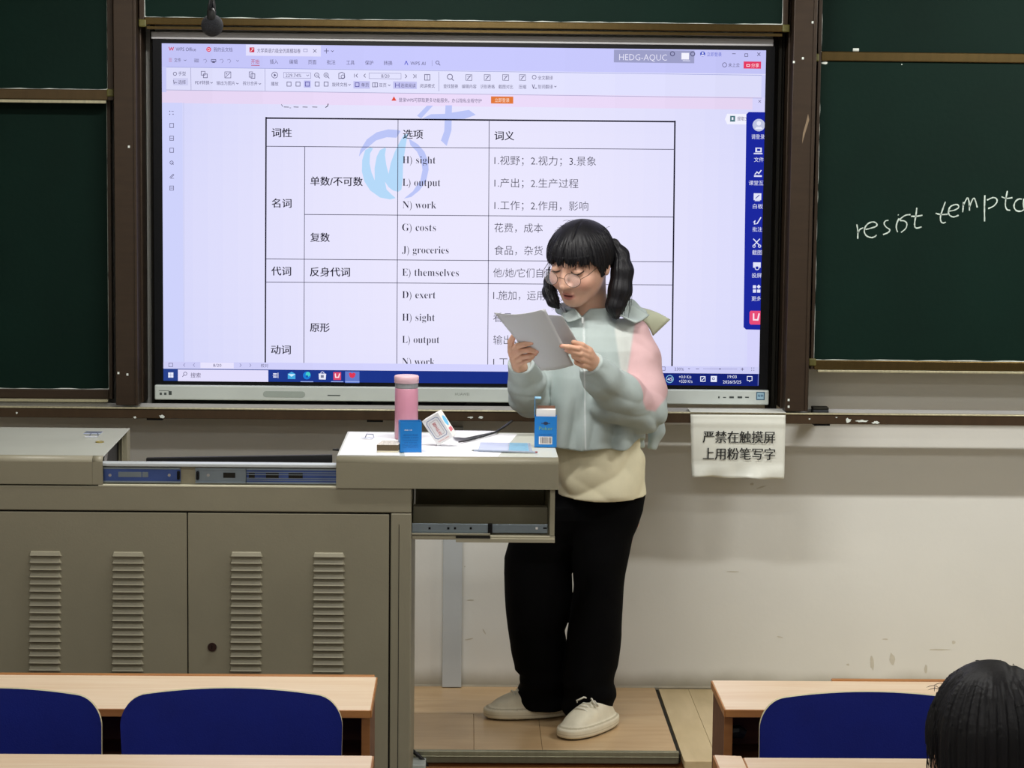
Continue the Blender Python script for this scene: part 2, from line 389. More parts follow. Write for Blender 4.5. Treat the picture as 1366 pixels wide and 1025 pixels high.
# handwriting on it
hw = MB(); ZO = (1120, 240, 5.553)
strokes = [
 [(128,330),(135,380),(134,437)], [(135,395),(150,368),(175,355)],
 [(192,368),(225,360),(270,345),(275,325),(250,312),(215,322),(190,350),(183,385),(200,415),(235,428),(262,420),(274,408)],
 [(362,300),(340,305),(330,325),(345,350),(372,370),(360,390),(322,406)],
 [(440,285),(425,320),(420,355),(430,388)], [(433,258),(437,262)],
 [(525,258),(490,262),(455,285),(448,300),(480,305),(498,325),(490,360),(455,390)],
 [(572,207),(566,260),(556,320),(560,352),(580,357),(607,348)], [(530,270),(570,270),(614,262)],
 [(784,162),(765,215),(748,270),(750,305),(765,320),(787,314)], [(712,248),(750,257),(800,255)],
 [(808,232),(850,225),(882,205),(875,185),(850,185),(820,200),(806,235),(815,262),(845,275),(882,262)],
 [(918,165),(915,205),(912,240)], [(916,190),(940,142),(950,135),(960,170),(962,228)], [(962,200),(985,145),(998,138),(1008,160),(1020,205)],
 [(1076,115),(1073,200),(1074,308)], [(1092,150),(1135,132),(1162,140),(1165,165),(1140,195),(1100,213)],
 [(1243,82),(1232,140),(1228,190),(1240,220),(1264,226)], [(1200,125),(1235,138),(1280,132)],
 [(1350,143),(1325,143),(1300,165),(1292,200),(1310,228),(1345,232),(1372,215)], [(1365,140),(1362,190),(1372,225),(1390,228)],
 [(1430,80),(1420,150),(1418,200),(1435,222)], [(1400,130),(1430,128),(1455,120)]]
for st in strokes:
    pts = [P(ZO[0]+a/ZO[2], ZO[1]+b/ZO[2], YF-.0012) for a, b in st]
    # smooth (Catmull-Rom)
    q = []
    for i in range(len(pts)-1):
        p0 = pts[max(i-1, 0)]; p1 = pts[i]; p2 = pts[i+1]; p3 = pts[min(i+2, len(pts)-1)]
        for k in range(4):
            t = k/4; q.append(.5*((2*p1)+(-p0+p2)*t+(2*p0-5*p1+4*p2-p3)*t*t+(-p0+3*p1-3*p2+p3)*t**3))
    q.append(pts[-1])
    wdt = [.0021*random.uniform(.7, 1.2) for _ in q]
    vs = []
    for i, p in enumerate(q):
        t = q[min(i+1, len(q)-1)]-q[max(i-1, 0)]; t = np.array((t[0], 0, t[2])); t /= np.linalg.norm(t)+1e-9; nrm = np.array((-t[2], 0, t[0]))
        vs += [p+nrm*wdt[i], p-nrm*wdt[i]]
    MB().add(vs, [(2*i, 2*i+1, 2*i+3, 2*i+2) for i in range(len(q)-1)]).build('chalk_stroke', M_chalkw, rb)
# smudges of chalk
for (x, y, a, b, s_) in ((1100, 84, 10, 3, .1), (1203, 86, 1.5, 2, 0)):
    c = P(x, y, YF-.0115 if y < 60 else YF-.0012); k = 1/420.
    MB().add([(c[0]+k*a/2*math.cos(t)*random.uniform(.7, 1.2), c[1], c[2]+k*b/2*math.sin(t)*random.uniform(.6, 1.3)) for t in [i*.628 for i in range(10)]], [tuple(range(10))]).build('chalk_mark', M_chalk, rb)
ck = MB(); a = P(1138, 66.5, YF-.004); ck.tube([(a[0], YF-.002, zt+.0055), (a[0]+.018, YF-.003, zt+.0055)], .005, 8)
tag(ck.build('chalk_piece', M_chalk), 'short stub of white chalk lying on the bright bar of the right board', 'chalk')

# vertical posts
def post(label, xa, xb, xin):
    za = Z((xa+xb)/2, 541 if xa < 600 else 549, YT)
    t = thing('board_post', label, 'post', (X((xa+xb)/2, 300, YT), YT, za))
    x0, x1 = X(xa, 300, YT), X(xb, 300, YT)
    MB().box(x0, x1, YT, YT+.08, za, ZTOP+.05).build('post_body', M_brown, t, bevel=.002)
    MB().box(x0-.004 if xa > 600 else x0+.01, x1+.004 if xa < 600 else x1-.01, YT+.08, YT+.19, za, ZTOP+.05).build('rear_channel', M_brown, t, bevel=.002)
    e = xin
    MB().box(e-.004, e+.004, YT-.004, YT+.01, za, ZTOP+.05).build('edge_ridge', M_brown, t, bevel=.001)
    for (qx, qy) in ((172, 196), (158, 498), (170, 500)) if xa < 600 else ((1059, 83), (1071, 78), (1084, 30), (1052, 534), (1052, 543)):
        c = P(qx, qy, YT); MB().box(c[0]-.003, c[0]+.003, YT-.0008, YT, c[2]-.003, c[2]+.004).build('chalk_speck', M_chalk, t)
    return t
post('brown metal post left of the touchscreen', 153, 183, X(181, 300, YT))
rp = post('brown metal post right of the touchscreen', 1053, 1084, X(1081, 300, YT))
# smear of chalk on right post
c = P(1074, 165, YT-.0006); mm = mat('chalk_smear', (128, 110, 88), .8)
MB().add([P(1078, 152, YT-.0006), P(1079.5, 160, YT-.0006), P(1074, 178, YT-.0006), P(1070, 192, YT-.0006), P(1071, 178, YT-.0006), P(1075, 164, YT-.0006)], [tuple(range(6))]).build('chalk_smear', mm, rp)

sx0_, sx1_ = X(217, 300, -.1), X(1017, 300, -.1)
# recess panels beside the touchscreen
for nm, xa, xb, lb in (('recess_panel', 183, 208, 'dark vertical recess panel between the left post and the touchscreen'), ('recess_panel', 1026, 1055, 'dark vertical recess panel between the touchscreen and the right post')):
    t = thing(nm, lb, 'panel', (X((xa+xb)/2, 300, -.06), -.06, Z(600, 541, -.06)))
    za = Z(xa, 538 if xa < 600 else 549, -.06)
    xa_, xb_ = (X(186, 300, YT)+.024, sx0_-.034) if xa < 600 else (sx1_+.034, X(1053, 300, YT)-.008)
    MB().box(xa_, xb_, -.06, -.004, za, ZTOP-.12).build('panel_face', M_dark, t)
    k = (xa_+xb_)/2
    MB().box(k-.006, k+.006, -.075, -.06, za, ZTOP-.12).build('guide_rail', M_dark, t, bevel=.003)
# bottom of screen backing
# chalk tray: channel open at the wall side, on brackets
zt_ = Z(683, 548, YT); zb_ = Z(683, 562.5, YT)
tr = thing('chalk_tray', 'long brown metal chalk tray running under the boards', 'tray', (1.0, YT, zb_))
MB().box(X0, X1, YT, YT+.012, zb_, zt_-.004).build('front_face', M_brownh, tr, bevel=.002)
MB().box(X0, X1, YT-.003, YT+.018, zt_-.005, zt_).build('front_lip', M_lip, tr, bevel=.0015)
MB().box(X0, X1, YT+.012, -.119, zt_-.022, zt_-.016).build('tray_floor', M_lip, tr)
MB().box(X0, X(872, 545, -.05), -.1135, -.001, zt_-.022, zt_-.017).build('rear_cover', M_dark, tr)
MB().box(X0, X1, -.122, -.114, zt_-.022, zt_+.004).build('back_lip', M_bezeltop, tr)
for xb in (206, 500, 800, 1097):
    c = X(xb, 563, YT)
    MB().box(c-.025, c+.025, YT+.004, -.0, zb_-.006, zb_+.002).box(c-.02, c+.02, -.1, 0, zb_, zt_-.022).build('bracket', M_black, tr)
for i, (x, y, a, b) in enumerate(((22, 551, 3, 3), (216, 556, 9, 5), (180, 557, 4, 3), (628, 557, 8, 4), (641, 557, 7, 4), (1132, 561, 9, 7), (1150, 562, 22, 4), (1168, 564, 10, 5), (1080, 559, 3, 2), (1116, 557, 3, 2))):
    c = P(x, y, YT-.0006); k = 1/427.
    MB().add([(c[0]+k*a/2*math.cos(t)*random.uniform(.5, 1.2), c[1], c[2]+k*b/2*math.sin(t)*random.uniform(.4, 1.2)) for t in [j*.5236 for j in range(12)]], [tuple(range(12))]).build('chalk_fleck', M_chalk, tr)
# felt eraser at right
er = thing('chalk_eraser', 'small black felt eraser lying on the chalk tray right of the post', 'eraser', (X(1091, 545, -.15), -.15, zt_-.016))
xa, xb = X(1081, 545, -.12), X(1102, 545, -.12)
MB().box(xa, xb, -.175, -.13, zt_-.015, zt_+.008).build('felt', mat('black_felt', (44, 46, 50), .95, noise=.3, scale=200), er, bevel=.003)
MB().box(xa, xb, -.175, -.13, zt_+.008, zt_+.016).build('backing', M_dark, er, bevel=.002)

# =================================================================== TOUCHSCREEN
YS = -.10
tv = thing('touchscreen_board', 'large lit touchscreen board showing a word table between the brown posts', 'touchscreen', (X(615, 300, YS), YS, Z(615, 535, YS)))
A = P(216, 57, YS); B = P(1021, 68, YS); Cc = P(1013, 515, YS); Dd = P(218, 508, YS)
sx0, sx1, sz0, sz1 = (A[0]+Dd[0])/2, (B[0]+Cc[0])/2, (Cc[2]+Dd[2])/2, (A[2]+B[2])/2
MB().box(sx0-.03, sx1+.03, YS+.002, -.012, sz0-.06, sz1+.028).build('housing', M_black, tv, bevel=.004)
bz = MB()
bz.box(sx0-.028, sx0, YS-.003, YS+.004, sz0-.022, sz1+.012); bz.box(sx1, sx1+.028, YS-.003, YS+.004, sz0-.022, sz1+.012)
bz.box(sx0, sx1, YS-.003, YS+.004, sz1, sz1+.012); bz.box(sx0, sx1, YS-.003, YS+.004, sz0-.022, sz0)
bz.build('bezel', M_black, tv)
MB().box(sx0-.032, sx1+.022, YS-.008, YS+.01, sz1+.013, sz1+.036).build('top_rim', M_bezeltop, tv, bevel=.002)
zB0, zB1 = Z(615, 537, YS-.02), Z(615, 517.5, YS-.02)
bb = MB().box(X(206, 520, YS-.02), X(1026, 520, YS-.02), YS-.02, YS+.004, zB0, zB1).build('bottom_bezel', M_bezel, tv, bevel=.004, seg=3)
def rrect(x0, y0, x1, y1, y, r, n=5):
    a = P(x0, y0, y); b = P(x1, y1, y); pts = []
    for cx, cz, s in ((b[0]-r, a[2]-r, 0), (a[0]+r, a[2]-r, 1), (a[0]+r, b[2]+r, 2), (b[0]-r, b[2]+r, 3)):
        for i in range(n+1):
            t = (s+i/n)*math.pi/2; pts.append((cx+r*math.cos(t), y, cz+r*math.sin(t)))
    return pts
pp = rrect(351, 522, 407, 530.5, YS-.021, .009)
MB().prism(pp, (0, .002, 0)).build('speaker_slot', mat('slot_grey', (150, 160, 154), .5), bb)
for (x0, y0, x1, y1) in ((437, 527, 454, 528.5), (213, 524, 216, 527), (219, 524, 222, 527), (225, 522, 229, 527), (212, 521, 226, 521.6),
                         (958, 529, 960, 531.5), (964.5, 529.8, 968.5, 531), (973, 529, 979, 531.5), (984, 529, 990, 531.5), (994, 529.5, 999, 531)):
    a = P(x0, y0, YS-.0206); b = P(x1, y1, YS-.0206); MB().box(a[0], b[0], YS-.0206, YS-.019, a[2], b[2]).build('port_mark', mat('port_dark', (62, 70, 68), .5), bb)
lg = MB(); put_text(lg, 'HUAWEI', 607, 626, 527.8, 5.2, YS-.0204); lg.build('logo_lettering', M_vent, bb)
MB().prism(rrect(1009, 523, 1020, 534, YS-.0206, .001), (0, .001, 0)).build('label_frame', mat('label_blue', (60, 96, 120), .5), bb)
MB().prism(rrect(1010.3, 524.3, 1018.7, 532.7, YS-.0212, .001), (0, .001, 0)).build('label_sticker', mat('label_light', (150, 186, 205), .5), bb)
lb = MB(); put_text(lb, '智慧', 1011, 1018, 529.5, 3.6, YS-.0216); lb.build('label_text', mat('label_ink', (50, 90, 130), .5), bb)

# ---- screen content: coloured light-emitting layers
LW = .00025
class SB(MB):
    def rect(s, x0, y0, x1, y1, rgb, layer, full=False):
        s.col(rgb); a = P(x0, y0, YS); b = P(x1, y1, YS)
        if full: a[0], b[0] = sx0, sx1
        x_, X_ = max(a[0], sx0), min(b[0], sx1)
        y = YS-LW*layer
        return s.add([(x_, y, b[2]), (X_, y, b[2]), (X_, y, a[2]), (x_, y, a[2])], [(0, 1, 2, 3)])
    def poly(s, pts, rgb, layer):
        s.col(rgb); return s.add([P(x, y, YS)*np.array((1, 0, 1))+np.array((0, YS-LW*layer, 0)) for x, y in pts], [tuple(range(len(pts)))])
    def line(s, pts, w_, rgb, layer, close=False):
        s.col(rgb); q = [P(x, y, YS) for x, y in pts]
        if close: q = q+[q[0]]
        hw_ = w_/2/420.5
        for a, b in zip(q[:-1], q[1:]):
            t = np.array((b[0]-a[0], 0, b[2]-a[2])); t /= np.linalg.norm(t)+1e-9; n = np.array((-t[2], 0, t[0]))*hw_; e = t*hw_*.9
            s.add([np.array((c[0], YS-LW*layer, c[2])) for c in (a+n-e, a-n-e, b-n+e, b+n+e)], [(0, 1, 2, 3)])
        return s
    def ring(s, cx, cy, r, w_, rgb, layer, n=14):
        return s.line([(cx+r*math.cos(2*math.pi*i/n), cy+r*math.sin(2*math.pi*i/n)) for i in range(n)], w_, rgb, layer, close=True)
    def disc(s, cx, cy, r, rgb, layer, n=18, ry=None):
        return s.poly([(cx+r*math.cos(-2*math.pi*i/n), cy+(ry or r)*math.sin(-2*math.pi*i/n)) for i in range(n)][::-1], rgb, layer)
    def text(s, t, x0, x1, b, size, rgb, layer, **k):
        s.col(rgb); put_text(s, t, x0, x1, b, size, YS, lift=LW*layer, **k); return s
base = SB()
# the panel glows a little bluer towards its edges: one grid with per-face colours
nx, nz = 40, 24
for i in range(nx):
    for j in range(nz):
        u = (i+.5)/nx; v = (j+.5)/nz
        d = min(1, ((u-.52)/.55)**2*.85+((v-.45)/.6)**2*.35)
        c = np.array((236, 233, 255))*(1-d)+np.array((209, 211, 250))*d
        base.col(c)
        xa, xb = sx0+(sx1-sx0)*i/nx, sx0+(sx1-sx0)*(i+1)/nx; za, zb = sz0+(sz1-sz0)*j/nz, sz0+(sz1-sz0)*(j+1)/nz
        base.add([(xa, YS, za), (xb, YS, za), (xb, YS, zb), (xa, YS, zb)], [(0, 1, 2, 3)])
screen = base.build('screen', SCREEN, tv)
# window frame bands
W = SB()
def bandf(y0, y1, rgb, layer, x0=216, x1=1021):
    a = Z(216, y0, YS); b = Z(216, y1, YS); xa = X(x0, y0, YS) if x0 > 216 else sx0; xb = X(x1, y0, YS) if x1 < 1021 else sx1
    n = 12
    for i in range(n):
        u0, u1 = xa+(xb-xa)*i/n, xa+(xb-xa)*(i+1)/n
        k = 1+.04*math.sin(math.pi*(i+.5)/n)-.02
        W.col(tuple(min(255, q*k) for q in rgb)); y = YS-LW*layer
        W.add([(u0, y, b), (u1, y, b), (u1, y, a), (u0, y, a)], [(0, 1, 2, 3)])
bandf(57, 89.5, (198, 199, 250), 1)
bandf(89.5, 120.5, (224, 224, 254), 1)
W.rect(216, 89, 222, 123, (200, 202, 248), 2)
W.rect(1016, 100, 1022, 132, (205, 207, 250), 2)
bandf(120.5, 137.5, (232, 216, 246), 1)
W.line([(222, 89.5), (1016, 100.5)], .6, (150, 156, 215), 3); W.line([(222, 120), (1016, 131)], .7, (170, 168, 205), 3)
bandf(482.5, 491.5, (208, 208, 250), 12)
W.rect(216, 137, 245, 484, (207, 211, 252), 2)
W.line([(245, 137), (245.5, 483)], .5, (188, 192, 230), 3)
W.rect(328, 59.5, 428, 75.5, (226, 224, 254), 3)                # active tab
W.rect(1004, 130, 1021, 495, (214, 212, 252), 2)
# taskbar
A_ = Z(216, 491.8, YS)
for i in range(30):
    u0, u1 = sx0+(sx1-sx0)*i/30, sx0+(sx1-sx0)*(i+1)/30; t = i/30
    W.col(np.array((34, 64, 148))*(1-t)+np.array((20, 32, 116))*t if i > 4 else (42, 66, 140)); y = YS-LW*13
    W.add([(u0, y, sz0), (u1, y, sz0), (u1, y, A_), (u0, y, A_)], [(0, 1, 2, 3)])
W.rect(237.5, 493, 358, 509.5, (226, 222, 252), 14)
W.rect(460.5, 495.5, 479.5, 511, (98, 122, 200), 14)
W.build('window_areas', SCREEN, screen)
# toolbar text and icons
U = SB(); G = (92, 88, 122); G2 = (140, 138, 180)
def t_(t, x0, x1, b, s, rgb=G, l=6, **k): U.text(t, x0, x1, b, s, rgb, l, **k)
U.line([(225.5, 63), (227, 67), (228.6, 63.5), (230.2, 67), (231.6, 63.2)], 1, (215, 70, 95), 6)
t_('WPS Office', 234.5, 261.5, 68, 6.8); U.disc(278.5, 66, 3.2, (225, 55, 90), 6); U.text('D', 277, 280.5, 68, 5.6, (255, 235, 245), 7); t_('我的云文档', 285, 310, 68.4, 6.2)
U.rect(333, 63.3, 339.4, 69.8, (205, 50, 75), 6); U.line([(334.5, 68.6), (338, 65), (336, 65)], .8, (250, 220, 230), 7)
t_('大学英语六级全仿真模拟卷', 343, 401, 70, 6.6); U.line([(405, 65.5), (410, 65.5), (410, 69), (405, 69)], .6, G2, 6, close=True)
U.line([(418, 66), (422, 70)], .7, G, 6); U.line([(422, 66), (418, 70)], .7, G, 6)
U.line([(432.5, 68), (438.5, 68)], .8, G, 6); U.line([(435.5, 65), (435.5, 71)], .8, G, 6); U.line([(442, 67.5), (443.5, 69), (445, 67.5)], .7, G, 6)
for i in (0, 2, 4): U.line([(225.5, 78+i), (229, 78+i)], .6, (190, 90, 110), 6)
t_('文件', 232.5, 241.5, 82.6, 6.2); U.line([(245.5, 80), (247, 81), (248.5, 80)], .6, G, 6)
for x in (262, 274, 285, 296, 306, 317):
    c_ = G if x in (262, 285) else G2
    if x in (262,): [U.line([(259.5, 79+i), (265, 79.2+i)], .7, c_, 6) for i in (0, 1.8, 3.6)]
    elif x == 285: U.line([(282, 79.5), (288, 79.5), (288, 82.5), (282, 82.5)], .8, c_, 6, close=True); U.rect(283.2, 81.5, 286.8, 84, c_, 6)
    elif x == 317: U.line([(315.5, 80.5), (317, 82), (318.5, 80.5)], .7, c_, 6)
    else: U.line([(x-2.5, 80), (x+.5, 79), (x+2, 81.5), (x, 84)], .6, c_, 6)
for t, x0, x1, b in (('开始', 335, 346, 84.6), ('插入', 360, 371, 84.8), ('编辑', 386, 397, 84.9), ('页面', 411, 422, 85.3), ('批注', 436, 447.5, 85.5), ('工具', 462, 473, 86), ('保护', 487, 498, 86.2), ('转换', 512, 523.5, 86.6)):
    t_(t, x0, x1, b, 6.6, rgb=(190, 45, 80) if t == '开始' else G)
U.line([(335.5, 87.2), (346, 87.4)], .9, (190, 80, 110), 6)
U.line([(540, 86), (542, 81.6), (544, 86.5)], .9, (60, 70, 200), 6); t_('WPS AI', 547.5, 567.5, 86.8, 6.6); U.line([(576.4, 80.5), (576.6, 88)], .4, G2, 6); U.ring(583.6, 83.4, 2.1, .7, G, 6); U.line([(585.2, 85), (587, 87)], .8, G, 6)
# ribbon
U.rect(231, 104.2, 251, 114, (206, 206, 240), 4)
t_('手型', 238, 248, 100.4, 5.8); U.ring(233.5, 98.5, 2.2, .7, G, 6); t_('选择', 238, 248, 111.8, 5.8); U.line([(231.6, 107), (232.2, 111.5), (234, 109.8), (236, 110.5)], .7, G, 6); U.line([(254.5, 91), (255, 120)], .5, G2, 6)
def icon_pages(x, y, c=G): U.line([(x-4, y-4), (x+1, y-4), (x+1, y+1), (x-4, y+1)], .7, c, 6, close=True); U.line([(x-1, y-.5), (x+4, y-.5), (x+4, y+4.5), (x-1, y+4.5)], .8, c, 6, close=True)
icon_pages(272.5, 99.3); t_('PDF转换', 260.5, 279.5, 112.4, 5.9); U.line([(281, 110), (282.3, 111.2), (283.6, 110)], .7, G, 6)
U.line([(300, 96), (308, 96), (308, 104), (300, 104)], .7, G, 6, close=True); U.line([(301, 103), (307, 97)], .7, G, 6); U.disc(302.5, 98.5, .9, G, 6, n=8); t_('输出为图片', 289, 313.5, 113, 5.9); U.line([(315.5, 111), (316.8, 112.2), (318, 111)], .7, G, 6)
U.line([(332.5, 96), (337, 96), (337, 103), (332.5, 103)], .7, G, 6, close=True); U.line([(335, 98.5), (340, 98.5), (340, 104.5), (335, 104.5)], .8, G, 6, close=True); t_('拆分合并', 324, 343.5, 113.3, 5.9); U.line([(345.4, 111.4), (346.7, 112.6), (348, 111.4)], .7, G, 6)
U.line([(353.5, 92), (353.8, 121)], .5, G2, 6)
U.ring(366.5, 100.2, 4, .7, G, 6); U.poly([(365.4, 98.2), (365.4, 102.4), (368.8, 100.3)], G, 6); t_('播放', 361.5, 371.5, 114, 5.9)
U.line([(378.5, 96.6), (414.5, 97.2), (414.5, 104.6), (378.5, 104)], .5, G2, 6, close=True); t_('229.74%', 381, 402, 102.8, 6.4); U.line([(409, 100), (410.5, 101.4), (412, 100)], .6, G, 6)
for x in (422.5, 435): U.ring(x, 100.2, 2.9, .7, G, 6); U.line([(x+2, 102.3), (x+4, 104.2)], .9, G, 6); U.line([(x-1.3, 100.2), (x+1.3, 100.2)], .6, G, 6)
U.line([(435, 98.9), (435, 101.5)], .6, G, 6)
U.line([(452, 98), (456, 96.5), (459.5, 98), (459.5, 104), (452, 105)], .8, G, 6, close=True); U.ring(457.5, 102.5, 2.5, .7, G, 6)
for x in (385.5, 397.5, 410, 423, 435):
    if x == 410: U.rect(405.5, 107.5, 414.5, 117, (190, 190, 240), 4)
    U.line([(x-2.6, 109.4), (x+2.8, 109.5), (x+2.8, 115), (x-2.6, 115)], .8, (70, 60, 150) if x == 410 else G, 6, close=True)
t_('旋转文档', 443, 463, 115, 5.9); U.line([(465, 112.6), (466.3, 113.8), (467.5, 112.6)], .7, G, 6)
for x in (475.5, 486): U.line([(x+1.4, 98.8), (x-.6, 101), (x+1.4, 103.2)], .8, G, 6)
U.line([(472.8, 98.8), (472.8, 103)], .7, G, 6)
U.line([(492.5, 97.4), (535, 98), (535, 105.4), (492.5, 104.8)], .5, G2, 6, close=True); t_('8/20', 508.5, 519.5, 103.6, 6.2)
for x in (541.5, 552.5): U.line([(x-.8, 99.6), (x+1.2, 101.8), (x-.8, 104)], .8, G, 6)
U.line([(555, 99.6), (555, 104)], .7, G, 6)
U.rect(471.5, 108.2, 493.5, 118.4, (196, 196, 242), 4); U.line([(474, 110.5), (479, 110.5), (479, 115.5), (474, 115.5)], .8, (70, 60, 150), 6, close=True); t_('单页', 482, 492, 115.5, 6)
U.line([(497, 110.6), (503.5, 110.6), (503.5, 116), (497, 116)], .8, G, 6, close=True); U.line([(500.2, 110.6), (500.2, 116)], .8, G, 6); t_('双页', 505.5, 515.5, 115.8, 5.9); U.line([(518, 113.2), (519.3, 114.4), (520.5, 113.2)], .7, G, 6)
U.rect(524.5, 108.6, 556, 118.8, (196, 196, 242), 4); U.line([(527.5, 111), (527.5, 116.5)], .8, (70, 60, 150), 6); U.line([(532.5, 111), (532.5, 116.5)], .8, (70, 60, 150), 6); U.line([(527.5, 113.7), (532.5, 113.7)], .7, (70, 60, 150), 6); t_('连续阅读', 534.5, 554.5, 116.3, 5.9)
U.line([(566.5, 99.5), (573.5, 99.6), (573.5, 107), (566.5, 107)], .8, G, 6, close=True); U.line([(570, 99.5), (570, 107)], .6, G, 6); t_('阅读模式', 560.5, 580, 116.8, 5.9)
U.line([(585.4, 96), (585.6, 121.5)], .5, G2, 6)
U.ring(600.2, 102.5, 3.4, .9, G, 6); U.line([(602.6, 105), (605, 107.4)], 1, G, 6); t_('查找替换', 591.5, 611, 117.2, 5.9)
for x, t, x0, x1 in ((625.5, '编辑内容', 616, 635.5), (650, '识别表格', 641, 660), (674.5, '截图对比', 665, 684.5), (697, '压缩', 692, 702)):
    U.line([(x-4, 99.6), (x+4, 99.8), (x+4, 107.4), (x-4, 107.2)], .6, G, 6, close=True)
    U.line([(x-2, 106), (x+2.4, 101)], .9, G, 6); U.line([(x-2.2, 102), (x+1.5, 102)], .6, G, 6)
    t_(t, x0, x1, 117.5+(x-625)*.008, 5.9)
U.ring(712.6, 103, 2.6, .7, G, 6); t_('全文翻译', 717.5, 737.5, 106, 5.9); U.line([(710, 113), (711.5, 118), (713, 113)], .8, G, 6); U.line([(713.5, 117.8), (715.6, 117.8)], 1, G, 6); t_('划词翻译', 717.5, 737.5, 117.9, 5.9); U.line([(739.6, 115), (740.9, 116.2), (742, 115)], .7, G, 6)
# notice line
U.poly([(525.5, 128.6), (522.2, 134.4), (528.8, 134.4)], (225, 80, 60), 6)
t_('登录WPS可获取更多功能服务，办公隐私全程守护', 532, 642.5, 135.6, 6)
U.rect(655, 128.6, 684.6, 138.4, (226, 122, 60), 6); U.text('立即登录', 660, 679.5, 135.8, 5.8, (255, 225, 205), 7)
for (x, y) in ((1013.4, 135.3),): U.line([(x-1.5, y-1.5), (x+1.5, y+1.5)], .6, G, 6); U.line([(x+1.5, y-1.5), (x-1.5, y+1.5)], .6, G, 6)
# top right
U.rect(819, 66.4, 926, 84.5, (158, 160, 200), 6); U.text('HEDG-AQUC', 826, 889.5, 80.3, 12, (238, 236, 255), 7, off=-.01)
U.ring(897, 71.8, 2.8, .9, (70, 70, 110), 8); U.ring(924, 72, 2.8, .9, (70, 70, 110), 8); U.rect(909, 70.6, 919, 79.5, (245, 244, 255), 8); U.line([(911, 81), (920, 81.2)], .8, (235, 235, 255), 8)
U.disc(937.3, 72, 3.4, (60, 80, 190), 6); U.disc(937.3, 70.9, 1.3, (225, 225, 255), 7, n=10); U.rect(935.2, 72.9, 939.4, 74.8, (225, 225, 255), 7); U.text('立即登录', 943, 962.5, 74.7, 6.2, (95, 105, 205), 6)
U.line([(977, 71.7), (981, 71.8)], .8, G, 6); U.line([(993.5, 71.8), (997.5, 71.8), (997.5, 75.4), (993.5, 75.4)], .7, G, 6, close=True)
U.line([(1010.4, 70.5), (1014, 74.4)], .8, G, 6); U.line([(1014, 70.5), (1010.4, 74.4)], .8, G, 6)
U.ring(966.5, 86.6, 2.8, .7, G, 6); t_('未上云', 971.5, 986.5, 89, 5.9)
U.rect(992, 82, 1015, 91.8, (228, 58, 98), 6); U.line([(996, 88.6), (996, 86), (1000, 86), (1000, 88.6)], .8, (255, 225, 235), 7, close=True); U.text('分享', 1002, 1012.5, 89.5, 6, (255, 225, 235), 7)
# left side icons
for y, k in ((150.5, 0), (167.5, 1), (184.5, 2), (200.5, 3), (217, 4), (235, 5), (251, 6)):
    x = 229
    if k in (1, 2, 3, 6): U.line([(x-2.4, y-2.8), (x+2.6, y-2.8), (x+2.6, y+2.8), (x-2.4, y+2.8)], .7, G, 6, close=True)
    if k in (2, 6): U.line([(x-1.4, y), (x+1.6, y)], .7, G, 6)
    if k == 0: [U.disc(x+a, y+b, .8, G, 6, n=6) for a, b in ((-2.5, -2), (-2.5, 2), (2, 2))]; U.line([(x, y-2), (x+2.5, y-2)], .6, G, 6)
    if k == 4: U.ring(x, y, 2.3, .7, G, 6, n=8); U.line([(x, y), (x+2.5, y+2.5)], .7, G, 6)
    if k == 5: U.line([(x-2.5, y+2), (x+2, y-2.5), (x+3, y-1.5), (x-1, y+2.4)], .7, G, 6); U.line([(x-1.5, y+3), (x+3, y+3)], .6, G, 6)
# the float button on the right edge of the page
U.poly([(970, 151.8), (1000, 152.2), (1000, 166.2), (970, 165.8), (967, 159)], (242, 242, 255), 4); U.rect(974, 154.6, 980.5, 162.4, (80, 120, 130), 5); U.rect(976, 156.5, 978.2, 160, (240, 242, 255), 6); t_('提取文字', 983.5, 1003, 160.6, 6)
# bottom strip
for x in (228, 884.5): U.line([(x-2.6, 484.6+(x > 500)*5), (x+2.6, 484.6+(x > 500)*5), (x+2.6, 489.2+(x > 500)*5), (x-2.6, 489.2+(x > 500)*5)], .6, G, 15, close=True)
for x in (259, 246): U.line([(x+.8, 485), (x-1, 487), (x+.8, 489)], .7, G2, 15)
for x in (321, 334): U.line([(x-.8, 485.3), (x+1, 487.3), (x-.8, 489.3)], .7, G2, 15)
U.rect(267.5, 483.4, 312, 491.4, (232, 228, 254), 14); U.text('8/20', 284.5, 295.5, 489.3, 5.6, G, 15); U.text('校对', 348, 358, 489.8, 5.4, G, 15)
U.text('230%', 899.5, 912, 494.3, 5.6, G, 16); U.line([(928.5, 492), (932, 492)], .7, G, 16); U.line([(938, 492), (983, 492.3)], .5, G2, 16); U.disc(960.2, 492.2, 1, G, 17, n=8)
U.line([(988.4, 492.6), (991.8, 492.6)], .8, G, 16); U.line([(990.1, 491), (990.1, 494.3)], .8, G, 16); U.line([(918, 491.4), (919, 492.4), (920, 491.4)], .6, G, 16)
for a, b in ((1002.5, 491), (1005.5, 491), (1002.5, 494), (1005.5, 494)): U.disc(a, b, .6, G, 16, n=6)
